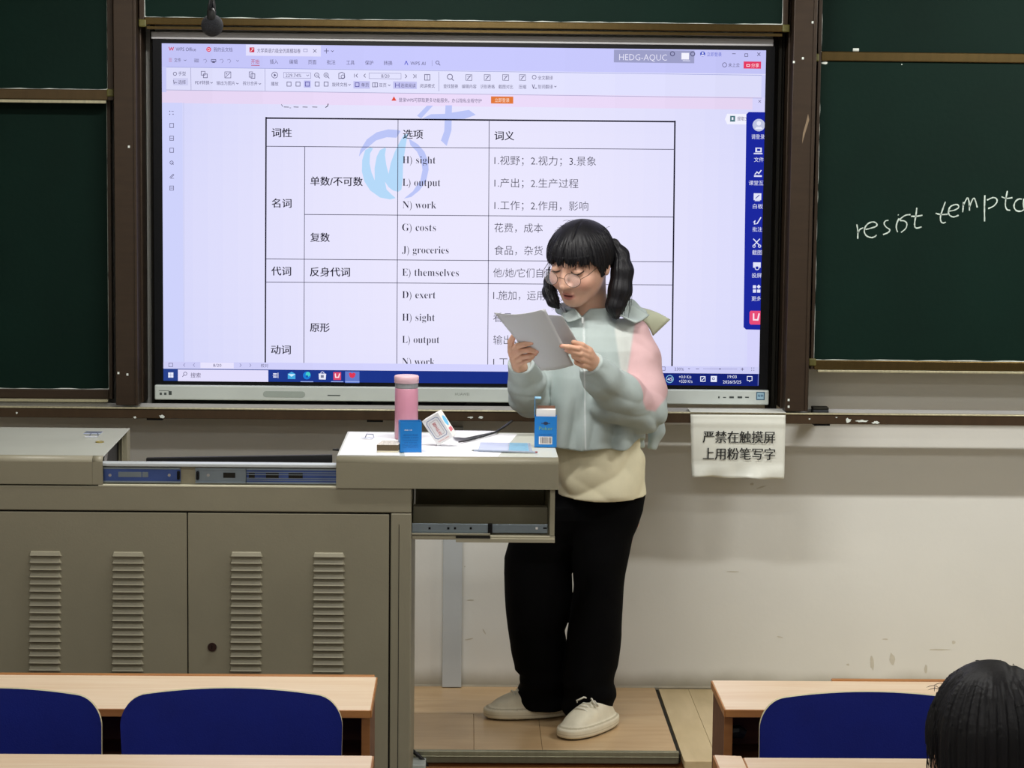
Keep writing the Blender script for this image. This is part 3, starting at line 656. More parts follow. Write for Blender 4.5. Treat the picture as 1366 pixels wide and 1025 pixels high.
# taskbar icons
w_ = (232, 236, 255)
for a in (0, 1):
    for b in (0, 1): U.rect(224.6+a*3.6, 496.9+b*3.6, 227.9+a*3.6, 500.2+b*3.6, w_, 16)
U.ring(247.3, 498.6, 2.2, .7, G, 16); U.line([(245.6, 500.3), (243.8, 502.4)], .8, G, 16); U.text('搜索', 254.5, 268, 503.4, 7.4, (96, 90, 120), 16)
U.rect(364.6, 498, 369.4, 499.6, w_, 16); U.rect(364.6, 502.2, 369.4, 503.8, w_, 16); U.line([(364.4, 501), (369, 501)], .8, w_, 16); U.line([(371, 497.6), (371, 504)], .8, w_, 16)
U.poly([(384, 498.8), (389.2, 496), (394.2, 499), (394.2, 505.8), (384, 505.6)], (70, 170, 225), 16); U.poly([(384, 499), (394.2, 499.2), (389, 502.6)], (205, 238, 255), 17)
U.disc(409.5, 501, 5.2, (30, 125, 215), 16); U.disc(411, 499.3, 3.2, (70, 205, 205), 17); U.disc(409.6, 502.2, 1.6, (25, 90, 170), 18)
U.poly([(425.2, 498.4), (435.2, 498.6), (434.6, 506.4), (425.6, 506.2)], (234, 236, 250), 16); U.ring(430.2, 498.2, 2.2, .7, (234, 236, 250), 15, n=10); U.rect(428, 500.4, 432, 504, (120, 124, 150), 17)
U.rect(444.8, 496.4, 455, 507, (218, 74, 108), 16); U.line([(447.4, 499), (447.8, 503.4), (451.8, 503.4), (453, 499)], 1.5, (255, 225, 235), 17)
U.poly([(465.4, 498.4), (467.5, 497), (469.8, 498.4), (472, 497), (474.6, 498.8), (473, 503), (470, 504.6), (466.8, 503)], (222, 58, 88), 16)
for a, b in ((401, 418), (441.6, 458), (460.6, 479.6)): U.rect(a, 508.6, b, 509.8, (160, 180, 240), 17)
U.ring(893.3, 505.7, 4.8, 1, (130, 190, 220), 16); U.text('45', 890, 896.8, 508, 6.4, w_, 17); U.line([(878, 502.5), (881, 502.5), (881, 506.5)], .9, w_, 16)
U.text('+0.0 K/s', 905.5, 922, 504.7, 5.6, w_, 16); U.text('+520 K/s', 905.5, 923.5, 510.6, 5.8, w_, 16)
U.line([(934.5, 502.5), (940.5, 502.5), (940.5, 508.8), (934.5, 508.8)], 1, w_, 16, close=True); U.line([(936, 507.5), (939.5, 504)], 1, w_, 16)
U.rect(948, 501.6, 956, 509.6, w_, 16); U.ring(951.6, 505.2, 1.5, .8, (60, 70, 130), 17, n=10)
U.text('19:03', 970.5, 982.5, 504.6, 5.8, w_, 16); U.text('2026/5/25', 964, 988.5, 511.5, 5.8, w_, 16)
U.line([(996.6, 502.2), (1003, 502.3), (1003, 507.6), (1000.8, 507.6), (999.8, 509.2), (998.8, 507.6), (996.6, 507.6)], .9, w_, 16, close=True)
U.line([(1011.4, 499), (1011, 514)], .6, (140, 150, 210), 16)
U.build('interface_text', SCREEN, screen)
# blue side menu
N = SB(); 
N.poly([(998.5, 149.5), (1022, 149.8), (1018, 440), (995, 439.6), (991.6, 436.5), (995.4, 152.6)], (28, 40, 158), 18)
for v in range(len(N.v)):
    q = N.v[v]; N.v[v] = (min(q[0], sx1), q[1], q[2])
N.disc(1012, 167, 8.4, (190, 196, 225), 19); N.disc(1012, 164.6, 3, (232, 234, 250), 20); N.poly([(1006.6, 172.4), (1009, 169.4), (1015, 169.4), (1017.4, 172.4)], (232, 234, 250), 20)
wt = (226, 228, 250)
for t, x0, x1, b in (('请登录', 1002, 1019.5, 185), ('文件', 1005.5, 1018.4, 215.6), ('课堂互', 998.6, 1018, 246.6), ('白板', 1004, 1017.4, 277.8), ('批注', 1003.4, 1016.4, 308.6), ('截图', 1003, 1016, 339.4), ('投屏', 1002.6, 1015.6, 370), ('更多', 1002.2, 1015, 401)):
    N.text(t, x0, x1, b, 6.9, wt, 20)
def ic(x, y, w2, h2, rgb=wt, l=20): N.rect(x-w2, y-h2, x+w2, y+h2, rgb, l)
ic(1011.6, 200.2, 4.2, 3.2); ic(1011.8, 200, 2.2, 1.6, (28, 40, 158), 21); ic(1011, 205, 5.8, .9)
ic(1010.8, 235, 5.2, 1.1); N.line([(1007, 232.5), (1009.5, 229.5), (1012, 231.5), (1015, 227.5)], 1.4, wt, 20)
ic(1010.2, 262.5, 5, 4.6); N.line([(1008, 264.5), (1012.4, 260.5)], 1, (28, 40, 158), 21); ic(1010, 267.8, 3.4, .6)
N.line([(1005, 296.5), (1007, 294.5), (1006, 299), (1009, 298.5)], 1, wt, 20); N.line([(1010, 298), (1014.5, 290.5)], 1.5, wt, 20)
N.line([(1005, 319), (1012.5, 327)], 1.3, wt, 20); N.line([(1013, 319), (1005.6, 327)], 1.3, wt, 20); N.ring(1005.6, 328.4, 1.7, .9, wt, 20, n=8); N.ring(1013, 328.4, 1.7, .9, wt, 20, n=8)
ic(1009.4, 353.6, 5, 3.6); ic(1009.6, 357.6, 2.8, 2.4, (28, 40, 158), 21); N.ring(1009.6, 357.4, 2.6, 1, wt, 22, n=10)
for a, b in ((-2.8, -2.8), (-2.8, 2.8), (2.8, 2.8)): ic(1009+a, 385.5+b, 2.1, 2.1)
N.poly([(1011.8, 379.6), (1014.6, 382.6), (1011.8, 385.4), (1009.2, 382.6)][::-1], wt, 20)
N.poly([(1001, 414.6), (1017, 414.8), (1017, 433.2), (1001, 433), (999.4, 431), (999.6, 416.6)], (232, 76, 120), 20); N.line([(1005, 419), (1005, 426.6), (1010.6, 426.8), (1012.2, 419)], 2, (250, 225, 238), 21)
for v in range(len(N.v)):
    q = N.v[v]; N.v[v] = (min(q[0], sx1), q[1], q[2])
N.build('side_menu', SCREEN, screen)
# the document: watermark, table lines, words
D = SB(); o_ = lambda *a: [(340+x/4.553, 130+y/4.553) for x, y in a]
lv = (188, 198, 248); lc = (182, 218, 250)
D.poly(o_((632,360),(640,320),(680,255),(740,212),(810,194),(870,198),(885,205),(860,245),(800,242),(735,262),(690,300),(655,330)), lv, 3)
D.poly(o_((935,250),(990,285),(1030,330),(1052,385),(1055,440),(1040,510),(1000,565),(950,605),(905,615),(960,570),(1005,505),(1018,440),(1010,385),(985,330),(945,290)), lv, 3)
D.poly(o_((670,320),(700,303),(718,310),(700,340),(697,400),(708,455),(728,505),(727,430),(740,360),(760,320),(790,305),(796,312),(790,350),(798,410),(812,465),(825,400),(850,330),(880,270),(905,228),(928,222),(915,300),(900,400),(898,500),(890,560),(870,574),(840,566),(812,545),(790,512),(800,560),(830,590),(855,612),(820,620),(760,608),(700,565),(665,510),(650,450),(652,380)), lc, 3)
D.poly(o_((985,112),(1045,50),(1082,50),(1010,128)), lv, 3); D.poly(o_((1018,128),(1070,102),(1150,100),(1300,76),(1342,106),(1275,130),(1160,132)), lv, 3)
D.poly(o_((1158,48),(1197,48),(1194,200),(1165,295),(1130,262),(1150,205)), lv, 3.3)
K = (28, 26, 42); TL = (70, 68, 92)
D.line([(355, 157.6), (900.5, 162.4)], 2, K, 5); D.line([(355, 157), (354, 484)], 1.9, K, 5); D.line([(900.3, 162), (896.4, 489)], 2, K, 5)
for pts in (((355, 195.2), (900, 199.4)), ((406.5, 286.2), (898.5, 289.7)), ((355, 345.6), (898.2, 349.5)), ((355, 376.4), (897.8, 380.3)), ((406.6, 195.5), (405.4, 484)), ((531, 159), (529.4, 485)), ((652.6, 160), (650.6, 486))):
    D.line(pts, .85, TL, 5)
for x in (379, 392, 404, 417): D.line([(x, 142.8), (x+6, 143)], .8, K, 5)
D.line([(375.5, 139.5), (377, 142)], .7, TL, 5); D.line([(434.5, 143.3), (437, 141.5), (437.8, 138.8)], 1, K, 5); D.line([(386.5, 144), (388, 144)], .6, K, 5)
for t, x0, x1, b in (('词性', 362.5, 389, 182), ('选项', 537.5, 564, 184), ('词义', 659.5, 685.5, 186), ('名词', 362.5, 388.5, 276), ('单数/不可数', 414, 483.5, 246.6), ('复数', 414, 439.5, 321.6), ('代词', 362, 388, 366.6), ('反身代词', 413.5, 466.5, 367.6), ('原形', 413.5, 439.5, 441.8), ('动词', 361.5, 387.5, 471.5)):
    D.text(t, x0, x1, b, 13.2, K, 6, bold=.45)
for t, x1, b in (('H) sight', 581, 218), ('L) output', 587.5, 248), ('N) work', 582, 278), ('G) costs', 581.5, 308), ('J) groceries', 598.5, 338), ('E) themselves', 612, 368), ('D) exert', 581, 398), ('H) sight', 580, 428), ('L) output', 586, 457.6), ('N) work', 580, 487.2)):
    D.text(t, 537-(b > 300)*.5, x1, b, 14.2, (52, 50, 66), 6, serif=True, off=-.012)
for t, x1, b in (('1.视野；2.视力；3.景象', 795, 219), ('1.产出；2.生产过程', 771.5, 249), ('1.工作；2.作用，影响', 784.5, 279), ('花费，成本', 724, 309), ('食品，杂货', 724, 339), ('他/她/它们自己的', 751, 369), ('1.施加，运用，行使', 767, 399), ('看见，发现', 724, 428.6), ('输出，产生', 724, 458.6), ('1.工作；2.运转', 742, 488)):
    D.text(t, 659.5-(b > 350)*1.5, x1-(b > 350)*1.5, b, 13.6, (58, 56, 72), 6, off=-.006)
D.build('document_table', SCREEN, screen)
# dark strip below screen: mounting arms seen under the bezel
for x in (480, 605): a = P(x, 541, -.06); MB().prism([(a[0]-.05, -.06, zB0), (a[0]+.05, -.06, zB0), (a[0]+.025, -.06, zt_-.01), (a[0]-.03, -.06, zt_-.01)], (0, .05, 0)).build('mounting_arm', M_black, tv)

MB().box(X(207, 540, -.05), X(868, 540, -.05), -.055, -.045, zt_-.03, zB0+.01).build('lower_shroud', mat('shroud_grey', (58, 57, 52), .6), tv)
# =================================================================== PAPER SIGN on the tray
ys = YT-.004
sg = thing('paper_sign', 'creased white paper sign with black lettering hanging from the tray', 'sign', (X(984, 600, ys), ys, Z(984, 639, ys)))
nx, nz = 26, 26; q = MB(); TLp = P(921, 553, ys); TRp = P(1048, 554, ys); BL = P(922.5, 636, ys); BR = P(1046, 639, ys); vs = []
rs = random.Random(4)
for j in range(nz+1):
    for i in range(nx+1):
        u, v = i/nx, j/nz
        p = (TLp*(1-u)+TRp*u)*(1-v)+(BL*(1-u)+BR*u)*v
        dy = -.0035*math.sin(v*3.0)*(.5+.5*math.sin(u*4+1))
        if .08 < v < .2: dy -= .003*math.sin((v-.08)/.12*math.pi)
        if v > .78: dy -= (v-.78)*.035*(math.sin(u*9+v*8)+.5*math.sin(u*21)+.9)
        p = p+np.array((0, dy, 0)); 
        if j == nz: p[2] += .002*math.sin(u*13)+rs.uniform(-.0008, .0008)
        vs.append(p)
q.add(vs, [(j*(nx+1)+i, j*(nx+1)+i+1, (j+1)*(nx+1)+i+1, (j+1)*(nx+1)+i) for j in range(nz) for i in range(nx)])
so = q.build('sheet', M_sign, sg, smooth=True); sl = so.modifiers.new('thick', 'SOLIDIFY'); sl.thickness = .0006
MB().box(TLp[0], TRp[0], ys-.002, YT+.09, zt_+.0002, zt_+.0022).build('folded_edge', M_sign, sg)
tx = MB(); put_text(tx, '严禁在触摸屏', 937.5, 1033.5, 589.5, 17.5, ys-.006, bold=.5); put_text(tx, '上用粉笔写字', 937.5, 1033.5, 612, 17.5, ys-.006, bold=.5)
tx.build('lettering', M_ink, sg)
# =================================================================== LAMPS (ceiling and board lamps, above the frame)
def lamp(name, label, cat, x, y, z, L, Wd, power, tilt=0.0, group=None):
    t = thing(name, label, cat, (x, y, z), group)
    cs = math.cos(tilt); sn = math.sin(tilt)
    R3 = np.array(((1, 0, 0), (0, cs, -sn), (0, sn, cs)))
    hb = MB().obox((x, y, z+.04), (L+.06, Wd+.04, .05), R3).build('housing', M_bezel, t, bevel=.004)
    for s in (-1, 1): MB().tube([(x+s*L*.4, y, z+.06), (x+s*L*.4, y, ZC)], .006, 6).build('hanger_rod', M_bezel, t)
    tm = mat('lit_tube', (255, 250, 240), emit=2.0)
    MB().tube([(x-L/2, y, z-.0), (x+L/2, y, z-.0)], .012, 8).build('tube', tm, t)
    ld = bpy.data.lights.new(name+'_light', 'AREA'); ld.shape = 'RECTANGLE'; ld.size = L; ld.size_y = Wd; ld.energy = power; ld.color = (1, .985, .95)
    lo = bpy.data.objects.new('lamp_light', ld); link(lo, t); lo.location = (0, -math.sin(tilt)*-.0, -.02); lo.rotation_euler = (tilt, 0, 0)
    return t
for i, x in enumerate(BOARD_LAMP_X):
    lamp('board_lamp', ('blackboard lamp hanging over the touchscreen', 'blackboard lamp hanging over the right chalkboard')[i], 'lamp', x, BOARD_LAMP_Y, BOARD_LAMP_Z, 1.2, .06, BOARD_LAMP_W*(1 if i == 0 else 1.15), tilt=math.radians(28))
k = 0
for y in (-3.2, -5.6, -8.4):
    for x in (-1.8, 1.0, 3.8):
        k += 1
        lamp('ceiling_lamp', 'tube lamp under the classroom ceiling, %s row, %s' % ({-3.2: 'front', -5.6: 'middle', -8.4: 'rear'}[y], {-1.8: 'left', 1.0: 'centre', 3.8: 'right'}[x]), 'lamp', x, y, 2.8, 1.2, .25, ROOM_LAMP_W, group=None)

# =================================================================== PODIUM
YP, YPB = -1.30, -.755
def steelbox(par, nm, x0, x1, y0, y1, z0, z1, m=None, bevel=.003, **k):
    return MB().box(x0, x1, y0, y1, z0, z1).build(nm, m or M_steel, par, bevel=bevel, **k)
xL = X(-150, 700, YP)
xR = X(548.5, 760, YP)
zTop = Z(300, 650, YP); zDoor = Z(260, 684, YP)
pod = thing('lecture_podium', 'grey beige steel lecture podium with louvred doors and slid-apart top', 'podium', ((xL+xR)/2, (YP+YPB)/2, FL))
zb = FL+.06
xc = X(520, 760, YP)
steelbox(pod, 'plinth', xL+.02, xR-.02, YP+.03, YPB, FL, FL+.06, M_dark)
steelbox(pod, 'body', xL, xR-.002, YP+.012, YPB, zb, zTop-.05, M_steel)
steelbox(pod, 'top_rail', xL, xR, YP, YP+.014, zDoor+.003, zTop)
steelbox(pod, 'corner_column', xc+.002, xR, YP-.0, YP+.014, zb, zDoor+.002)
MB().box(X(531.6, 760, YP), X(532.4, 760, YP), YP-.0006, YP, zb, Z(532, 700, YP)).build('column_seam', M_dark, pod)
MB().box(xL, xc+.002, YP+.0095, YP+.0125, zb, zDoor+.004).build('door_gap', M_dark, pod)
xm = X(250, 760, YP)
doors = []
for (a, b) in ((xL+.01, xm-.0016), (xm+.0016, xc-.0025)):
    doors.append(steelbox(pod, 'door', a, b, YP+.0005, YP+.0095, zb+.02, zDoor-.0015, bevel=.0015))
# one louvre: a pressed slat, sloping out and down
def louvre_mesh(wd, h=.0135, d=.009):
    vs = [(-wd/2+.006, 0, h), (wd/2-.006, 0, h), (wd/2, 0, .0), (-wd/2, 0, .0), (-wd/2+.004, -d, .002), (wd/2-.004, -d, .002), (wd/2-.006, -d*.55, h*.8), (-wd/2+.006, -d*.55, h*.8)]
    fs = [(0, 1, 6, 7), (7, 6, 5, 4), (1, 2, 5, 6), (3, 0, 7, 4), (4, 5, 2, 3)]
    me = bpy.data.meshes.new('louvre'); me.from_pydata(vs, [], fs); me.materials.append(M_steel)
    bm = bmesh.new(); bm.from_mesh(me); bmesh.ops.recalc_face_normals(bm, faces=bm.faces); bm.to_mesh(me); bm.free()
    return me
lm = louvre_mesh(X(193, 800, YP)-X(149, 800, YP))
for (cx, d) in ((60.5, 0), (171, 0), (328.7, 1), (438.7, 1)):
    for i in range(19):
        y = 742+i*9.57+(1 if cx > 100 else 0)+(1 if cx > 400 else 0)
        c = P(cx-(y-742)*.008, y, YP)
        o = bpy.data.objects.new('louvre', lm); link(o, doors[d]); o.location = (c[0]-pod.location[0], YP+.0006-pod.location[1], c[2]-pod.location[2])
lk = P(283, 863.5, YP)
kb = MB(); kb.lathe((lk[0], YP-.003, lk[2]), [(.012, 0), (.012, .004), (.0, .004)], 20, ax=1)
kb.build('lock', mat('lock_brown', (48, 30, 26), .4), doors[1], smooth=False)
MB().box(lk[0]-.001, lk[0]+.001, YP-.0038, YP-.003, lk[2]-.005, lk[2]+.005).build('keyhole', M_black, doors[1])
# middle rail holding the drawer slides, seen between the two halves of the top
zr0, zr1 = zTop, Z(300, 619, YP+.01)
YR = YP+.018
rail = steelbox(pod, 'slide_rail', xL+.02, xR-.004, YR, YR+.02, zr0, zr1-.003, bevel=.001)
MB().box(xL+.02, xR-.004, YR-.010, YR+.03, zr1-.009, zr1).build('rail_lip', M_trunk, pod, bevel=.002)
MB().box(X(131, 647, YP), X(450, 647, YP), YP-.0005, YR, zTop-.001, zTop+.004).build('top_lip', mat('pale_lip', (206, 202, 178), .4), pod, bevel=.001)
def slide(px0, px1, m, name='drawer_slide', inner=None):
    x0, x1 = X(px0, 634, YR), X(px1, 634, YR)
    g = MB().box(x0, x1, YR-.003, YR, Z(300, 644, YR), Z(300, 625, YR)).build(name, m, pod)
    h = MB().box(x0, x1, YR-.007, YR, Z(300, 626.5, YR), Z(300, 624.5, YR)).build('slide_edge', M_slide, g)
    h = MB().box(x0, x1, YR-.007, YR, Z(300, 644.5, YR), Z(300, 642.5, YR)).build('slide_edge', M_slide, g)
    return g
s1 = slide(138, 241, M_slideb); s2 = slide(261, 329, M_slide); s3 = slide(328, 450, M_slideb)
for s_, px, m in ((s1, 238.5, M_black), (s2, 264, M_black)):
    MB().box(X(px-2, 634, YR), X(px+2, 634, YR), YR-.011, YR-.003, Z(300, 640.5, YR), Z(300, 628.5, YR)).build('end_stop', m, s_, bevel=.003)
for s_, px in ((s1, 147), (s1, 226), (s2, 278)):
    c = P(px, 634, YR); MB().lathe((c[0], YR-.0045, c[2]), [(.004, 0), (.004, .002)], 10, ax=1).build('screw', M_screw, s_)
for s_, a, b in ((s1, 158, 189), (s1, 190, 198), (s2, 298, 314), (s3, 332, 340), (s3, 355, 372), (s3, 385, 404)):
    MB().box(X(a, 634, YR), X(b, 634, YR), YR-.0042, YR-.003, Z(300, 637.5, YR), Z(300, 630.5, YR)).build('slot', M_slide if s_ is s1 else M_dark, s_, bevel=.0005)
for zz in (629.5, 632.5, 637.5, 640):
    MB().box(X(328, 634, YR), X(450, 634, YR), YR-.0052, YR-.003, Z(300, zz+.6, YR), Z(300, zz-.3, YR)).build('ball_race', M_slide, s3)
# left half of the top: a hood open at its right end
zS = float(PZ(300, 1, 1)[2])*0+Z(60, 609, YP)           # upper surface height of the left hood
zH0 = Z(60, 646, YP)
xa = X(137, 620, YP); yb = YPB+.0
hood = thing('podium_hood', 'left sliding hood of the podium top, open at its right end', 'podium top', ((xL+xa)/2, (YP+yb)/2, zTop))
xkb = float(PZ(174, 571, zS)[0]); ykb = float(PZ(174, 571.5, zS)[1])
th = .003
mb = MB()
pts = [(xL, YP+.01, zS), (xa-.0, YP+.01, zS), (xkb, ykb, zS), (xL, ykb, zS)]
mb.prism([(p[0], p[1], zS-th) for p in pts], (0, 0, th)).build('top_panel', mat('hood_top', (186, 188, 178), .35, noise=.05, scale=5), hood, bevel=.001)
# rounded front edge + front skirt
n = 6; r = .014; prof = [(YP+.014, zS)]+[(YP+.014-r*math.sin(a), zS-r+r*math.cos(a)) for a in [math.pi/2*i/n for i in range(1, n+1)]]+[(YP, zH0)]
inn = [(y+th, z-th if i < 1 else z) for i, (y, z) in enumerate(prof)]
def skirt(mbx, x0, x1, prof, th):
    vs = [(x0, y, z) for y, z in prof]+[(x1, y, z) for y, z in prof]; m_ = len(prof)
    mbx.add(vs, [(i, i+1, m_+i+1, m_+i) for i in range(m_-1)])
    return mbx
o = skirt(MB(), xL, X(123, 620, YP), prof, th).build('front_skirt', M_steel, hood, smooth=True); sl = o.modifiers.new('t', 'SOLIDIFY'); sl.thickness = th; sl.offset = 0; o.data.polygons[n].use_smooth = False; o.data.polygons[0].use_smooth = False
o = skirt(MB(), X(123.3, 620, YP), xa, prof, th).build('front_corner', M_steel, hood, smooth=True); sl = o.modifiers.new('t', 'SOLIDIFY'); sl.thickness = th; sl.offset = 0; o.data.polygons[n].use_smooth = False
steelbox(hood, 'rear_panel', xL, xkb, ykb-.02, ykb, zTop-.048, zS-th, bevel=.001)
steelbox(hood, 'end_post', xkb-.027, xkb, ykb-.05, ykb-.02, zTop-.048, zS-th, bevel=.002)
steelbox(hood, 'end_post', xkb-.017, xkb-.013, ykb-.056, ykb-.05, zTop-.048, zS-th, bevel=.001)
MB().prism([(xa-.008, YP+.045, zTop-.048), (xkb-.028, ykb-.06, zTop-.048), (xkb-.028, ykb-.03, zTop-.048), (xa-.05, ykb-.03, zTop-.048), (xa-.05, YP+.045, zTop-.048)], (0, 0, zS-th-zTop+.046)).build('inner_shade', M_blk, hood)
# crumpled white label inside the hood
a_ = np.array((xa-.006, YP+.045, 0)); b_ = np.array((xkb-.026, ykb-.06, 0)); 
def hp(t, z): q = a_+(b_-a_)*t; return (q[0]+.001, q[1]-.001, zTop+z)
MB().add([hp(.02, .042), hp(.05, .03), hp(.1, .045), hp(.2, .04), hp(.28, .06), hp(.3, .078), hp(.12, .078), hp(.03, .06)], [tuple(range(8))]).build('torn_label', mat('torn_label', (150, 146, 142), .7, noise=.3, scale=90), hood)
# monitor lid in the middle well
zM = Z(300, 617, -1.1)
ml = thing('monitor_lid', 'thin black sunken monitor lid lying between the two halves of the podium top', 'monitor', (X(320, 614, -1.1), -1.1, zM-.02))
MB().add([], []).prism([(X(193, 617, -1.2), -1.2, zM-.04), (X(443, 617, -1.2), -1.2, zM-.04), (X(443, 609, -1.2), -1.2, Z(443, 607, -1.2)), (X(195, 611, -1.2), -1.2, Z(195, 611, -1.2))], (0, .012, 0)).build('lid', M_blk, ml, bevel=.002)
MB().box(X(200, 617, -1.1), X(440, 617, -1.1), -1.187, -1.0, zTop-.045, zM-.045).build('monitor_body', M_blk, ml)

# right half of the top: sliding slab with a drawer frame under it
zT2 = Z(600, 611, YP-.004); zH2 = Z(600, 652, YP-.004)
x0, x1 = X(448.5, 630, YP-.004), X(745, 630, YP-.004)
YB2 = float(PZ(465.5, 575.8, zT2)[1])
slab = thing('sliding_worktop', 'right sliding worktop of the podium pulled out with the empty drawer frame', 'podium top', ((x0+x1)/2, (YP+YB2)/2, zTop))
YQ = YP-.004; r = .016
prof = [(YQ+r, zT2)]+[(YQ+r-r*math.sin(a), zT2-r+r*math.cos(a)) for a in [math.pi/2*i/n for i in range(1, n+1)]]+[(YQ, zH2), (YQ+.02, zH2)]
o = skirt(MB(), x0, x1, prof, th).build('front_skirt', M_steel, slab, smooth=True); sl = o.modifiers.new('t', 'SOLIDIFY'); sl.thickness = .003; sl.offset = 0
for i_, p in enumerate(o.data.polygons): p.use_smooth = i_ < n
MB().box(x0, x1, YQ+r, YB2, zT2-.02, zT2).build('top_panel', mat('slab_top', (206, 208, 196), .3, noise=.04, scale=5), slab, bevel=.0015)
steelbox(slab, 'end_skirt', x1-.003, x1, YQ+.004, YB2, zH2, zT2-.012, bevel=.001)
steelbox(slab, 'end_skirt', x0, x0+.003, YQ+.004, YB2, zH2, zT2-.012, bevel=.001)
steelbox(slab, 'rear_skirt', x0, x1, YB2-.003, YB2, zH2, zT2-.018, bevel=.001)
# drawer frame
zD0 = Z(700, 721.5, YP); xD1 = X(740.5, 690, YP); xD0 = xR+.001; YDB = YP+.40
YI = YP+.004
fr = steelbox(slab, 'frame_bottom', xD0, xD1, YI, YDB, zD0, zD0+.012, M_steelin)
steelbox(slab, 'frame_side', X(733.5, 690, YP), xD1-.001, YI, YDB, zD0+.012, zH2-.002, M_steel, bevel=.001)
steelbox(slab, 'frame_back', xD0, X(733.5, 690, YP), YDB-.004, YDB, zD0+.012, zH2-.002, M_steelin)
zs = Z(640, 676.5, YP+.12)
steelbox(slab, 'inner_shelf', xD0, X(733, 690, YP), YP+.12, YP+.16, zD0+.012, zs, mat('inner_shelf', (146, 140, 118), .4), bevel=.002)
zq0, zq1 = Z(640, 712, YP+.02), Z(640, 699, YP+.02)
sr = MB().box(xD0, X(656, 700, YP), YP+.018, YP+.024, zq0, zq1).build('drawer_slide', M_slide, slab, bevel=.001)
sr2 = MB().box(X(656, 700, YP), X(731, 700, YP), YP+.02, YP+.026, zq0+.002, zq1-.001).build('drawer_slide', M_slide, slab, bevel=.001)
MB().box(X(651, 700, YP), X(657, 700, YP), YP+.010, YP+.02, zq0+.001, zq1+.002).build('slide_stop', M_black, sr, bevel=.002)
for px, par, m in ((573, sr, M_black), (598, sr, M_black), (607, sr, M_black), (628, sr, M_black), (716, sr2, M_cardwhite)):
    c = P(px, 705, YP+.018); MB().box(c[0]-.003, c[0]+.003, YP+.016, YP+.02, c[2]-.003, c[2]+.003).build('rivet', m, par)
c = P(727, 705, YP+.018); MB().box(c[0]-.005, c[0]+.005, YP+.0185, YP+.02, c[2]-.002, c[2]+.002).build('slot', M_black, sr2)
MB().box(xD0, X(654, 700, YP), YP+.0, YP+.012, Z(640, 714.5, YP), Z(640, 712.5, YP)).build('bottom_lip', M_steel, slab)
xk = X(608, 720, YP)
steelbox(slab, 'keyboard_tray_edge', xk, xD1, YP+.0, YP+.03, Z(700, 724.5, YP), Z(700, 719, YP), M_steelin, bevel=.001)
MB().box(xk, X(654, 720, YP), YP-.0005, YP+.01, Z(700, 719, YP), Z(700, 716, YP)).build('tray_shadow_gap', M_dark, slab)

# =================================================================== THINGS ON THE WORKTOP (z = zT2)
def on(px, py): return PZ(px, py, zT2)
def sheet(name, label, corners, cat='paper', m=M_paper, lift=.0008, z=None, curl=None, th=.0004):
    z = zT2 if z is None else z
    ps = [PZ(a, b, z) for a, b in corners]; ps = [np.array((p[0], p[1], z+lift+(curl[i] if curl else 0))) for i, p in enumerate(ps)]
    c = sum(ps)/len(ps)
    if len(ps) == 4 and curl:
        vs = []; nn = 8
        for j in range(nn+1):
            for i in range(nn+1):
                u, v = i/nn, j/nn; p = (ps[0]*(1-u)+ps[1]*u)*(1-v)+(ps[3]*(1-u)+ps[2]*u)*v
                base_ = z+lift
                h = (curl[0]*(1-u)+curl[1]*u)*(1-v)+(curl[3]*(1-u)+curl[2]*u)*v
                p[2] = base_+h*(.6*(h > 0)+.4)*1.0
                vs.append(p)
        o = MB().add(vs, [(j*(nn+1)+i, (j+1)*(nn+1)+i, (j+1)*(nn+1)+i+1, j*(nn+1)+i+1) for j in range(nn) for i in range(nn)]).build(name, m, smooth=True)
        s_ = o.modifiers.new('t', 'SOLIDIFY'); s_.thickness = th; s_.offset = 0
    else:
        o = MB().prism([(p[0], p[1], z+lift) for p in ps][::-1], (0, 0, th)).build(name, m)
    return tag(o, label, cat)
sheet('paper_sheet', 'white paper lying on the left end of the pulled-out worktop', [(466, 577), (533, 578.4), (533, 608.5), (452.5, 607.5)])
sheet('paper_sheet', 'white paper lying under the card boxes in the middle of the worktop', [(535, 578.5), (690, 580), (664, 610), (540, 609.5)], lift=.0006)
sheet('paper_sheet', 'loose white folded paper with raised lower edge behind the white card box', [(600, 577), (664, 577.5), (620, 592), (606, 589)], curl=[.004, .003, .014, .010], lift=.0022)
# thermos
b = on(541.5, 588); b[1] += .03
fl = thing('thermos_flask', 'slim pink thermos flask with pale lid standing on the worktop', 'bottle', (b[0], b[1], zT2))
R_ = .0328; hz = Z(541, 500.5, b[1])-zT2
hl = Z(541, 511, b[1])-zT2; hg = Z(541, 517, b[1])-zT2
MB().lathe((b[0], b[1], zT2), [(0, .001), (R_-.003, .001), (R_, .004), (R_, hg-.004), (R_-.002, hg)], 40).build('body', M_pink, fl, smooth=True)
MB().lathe((b[0], b[1], zT2), [(R_-.001, hg-.001), (R_-.0005, hg), (R_-.0005, hl), (R_-.001, hl+.001)], 40).build('grey_band', M_greyring, fl, smooth=False)
MB().lathe((b[0], b[1], zT2), [(R_-.002, hl), (R_+.0015, hl+.0008), (R_+.002, hz-.005), (R_, hz-.001), (R_-.005, hz), (0, hz-.0005)], 40).build('lid', M_pinkl, fl, smooth=True)
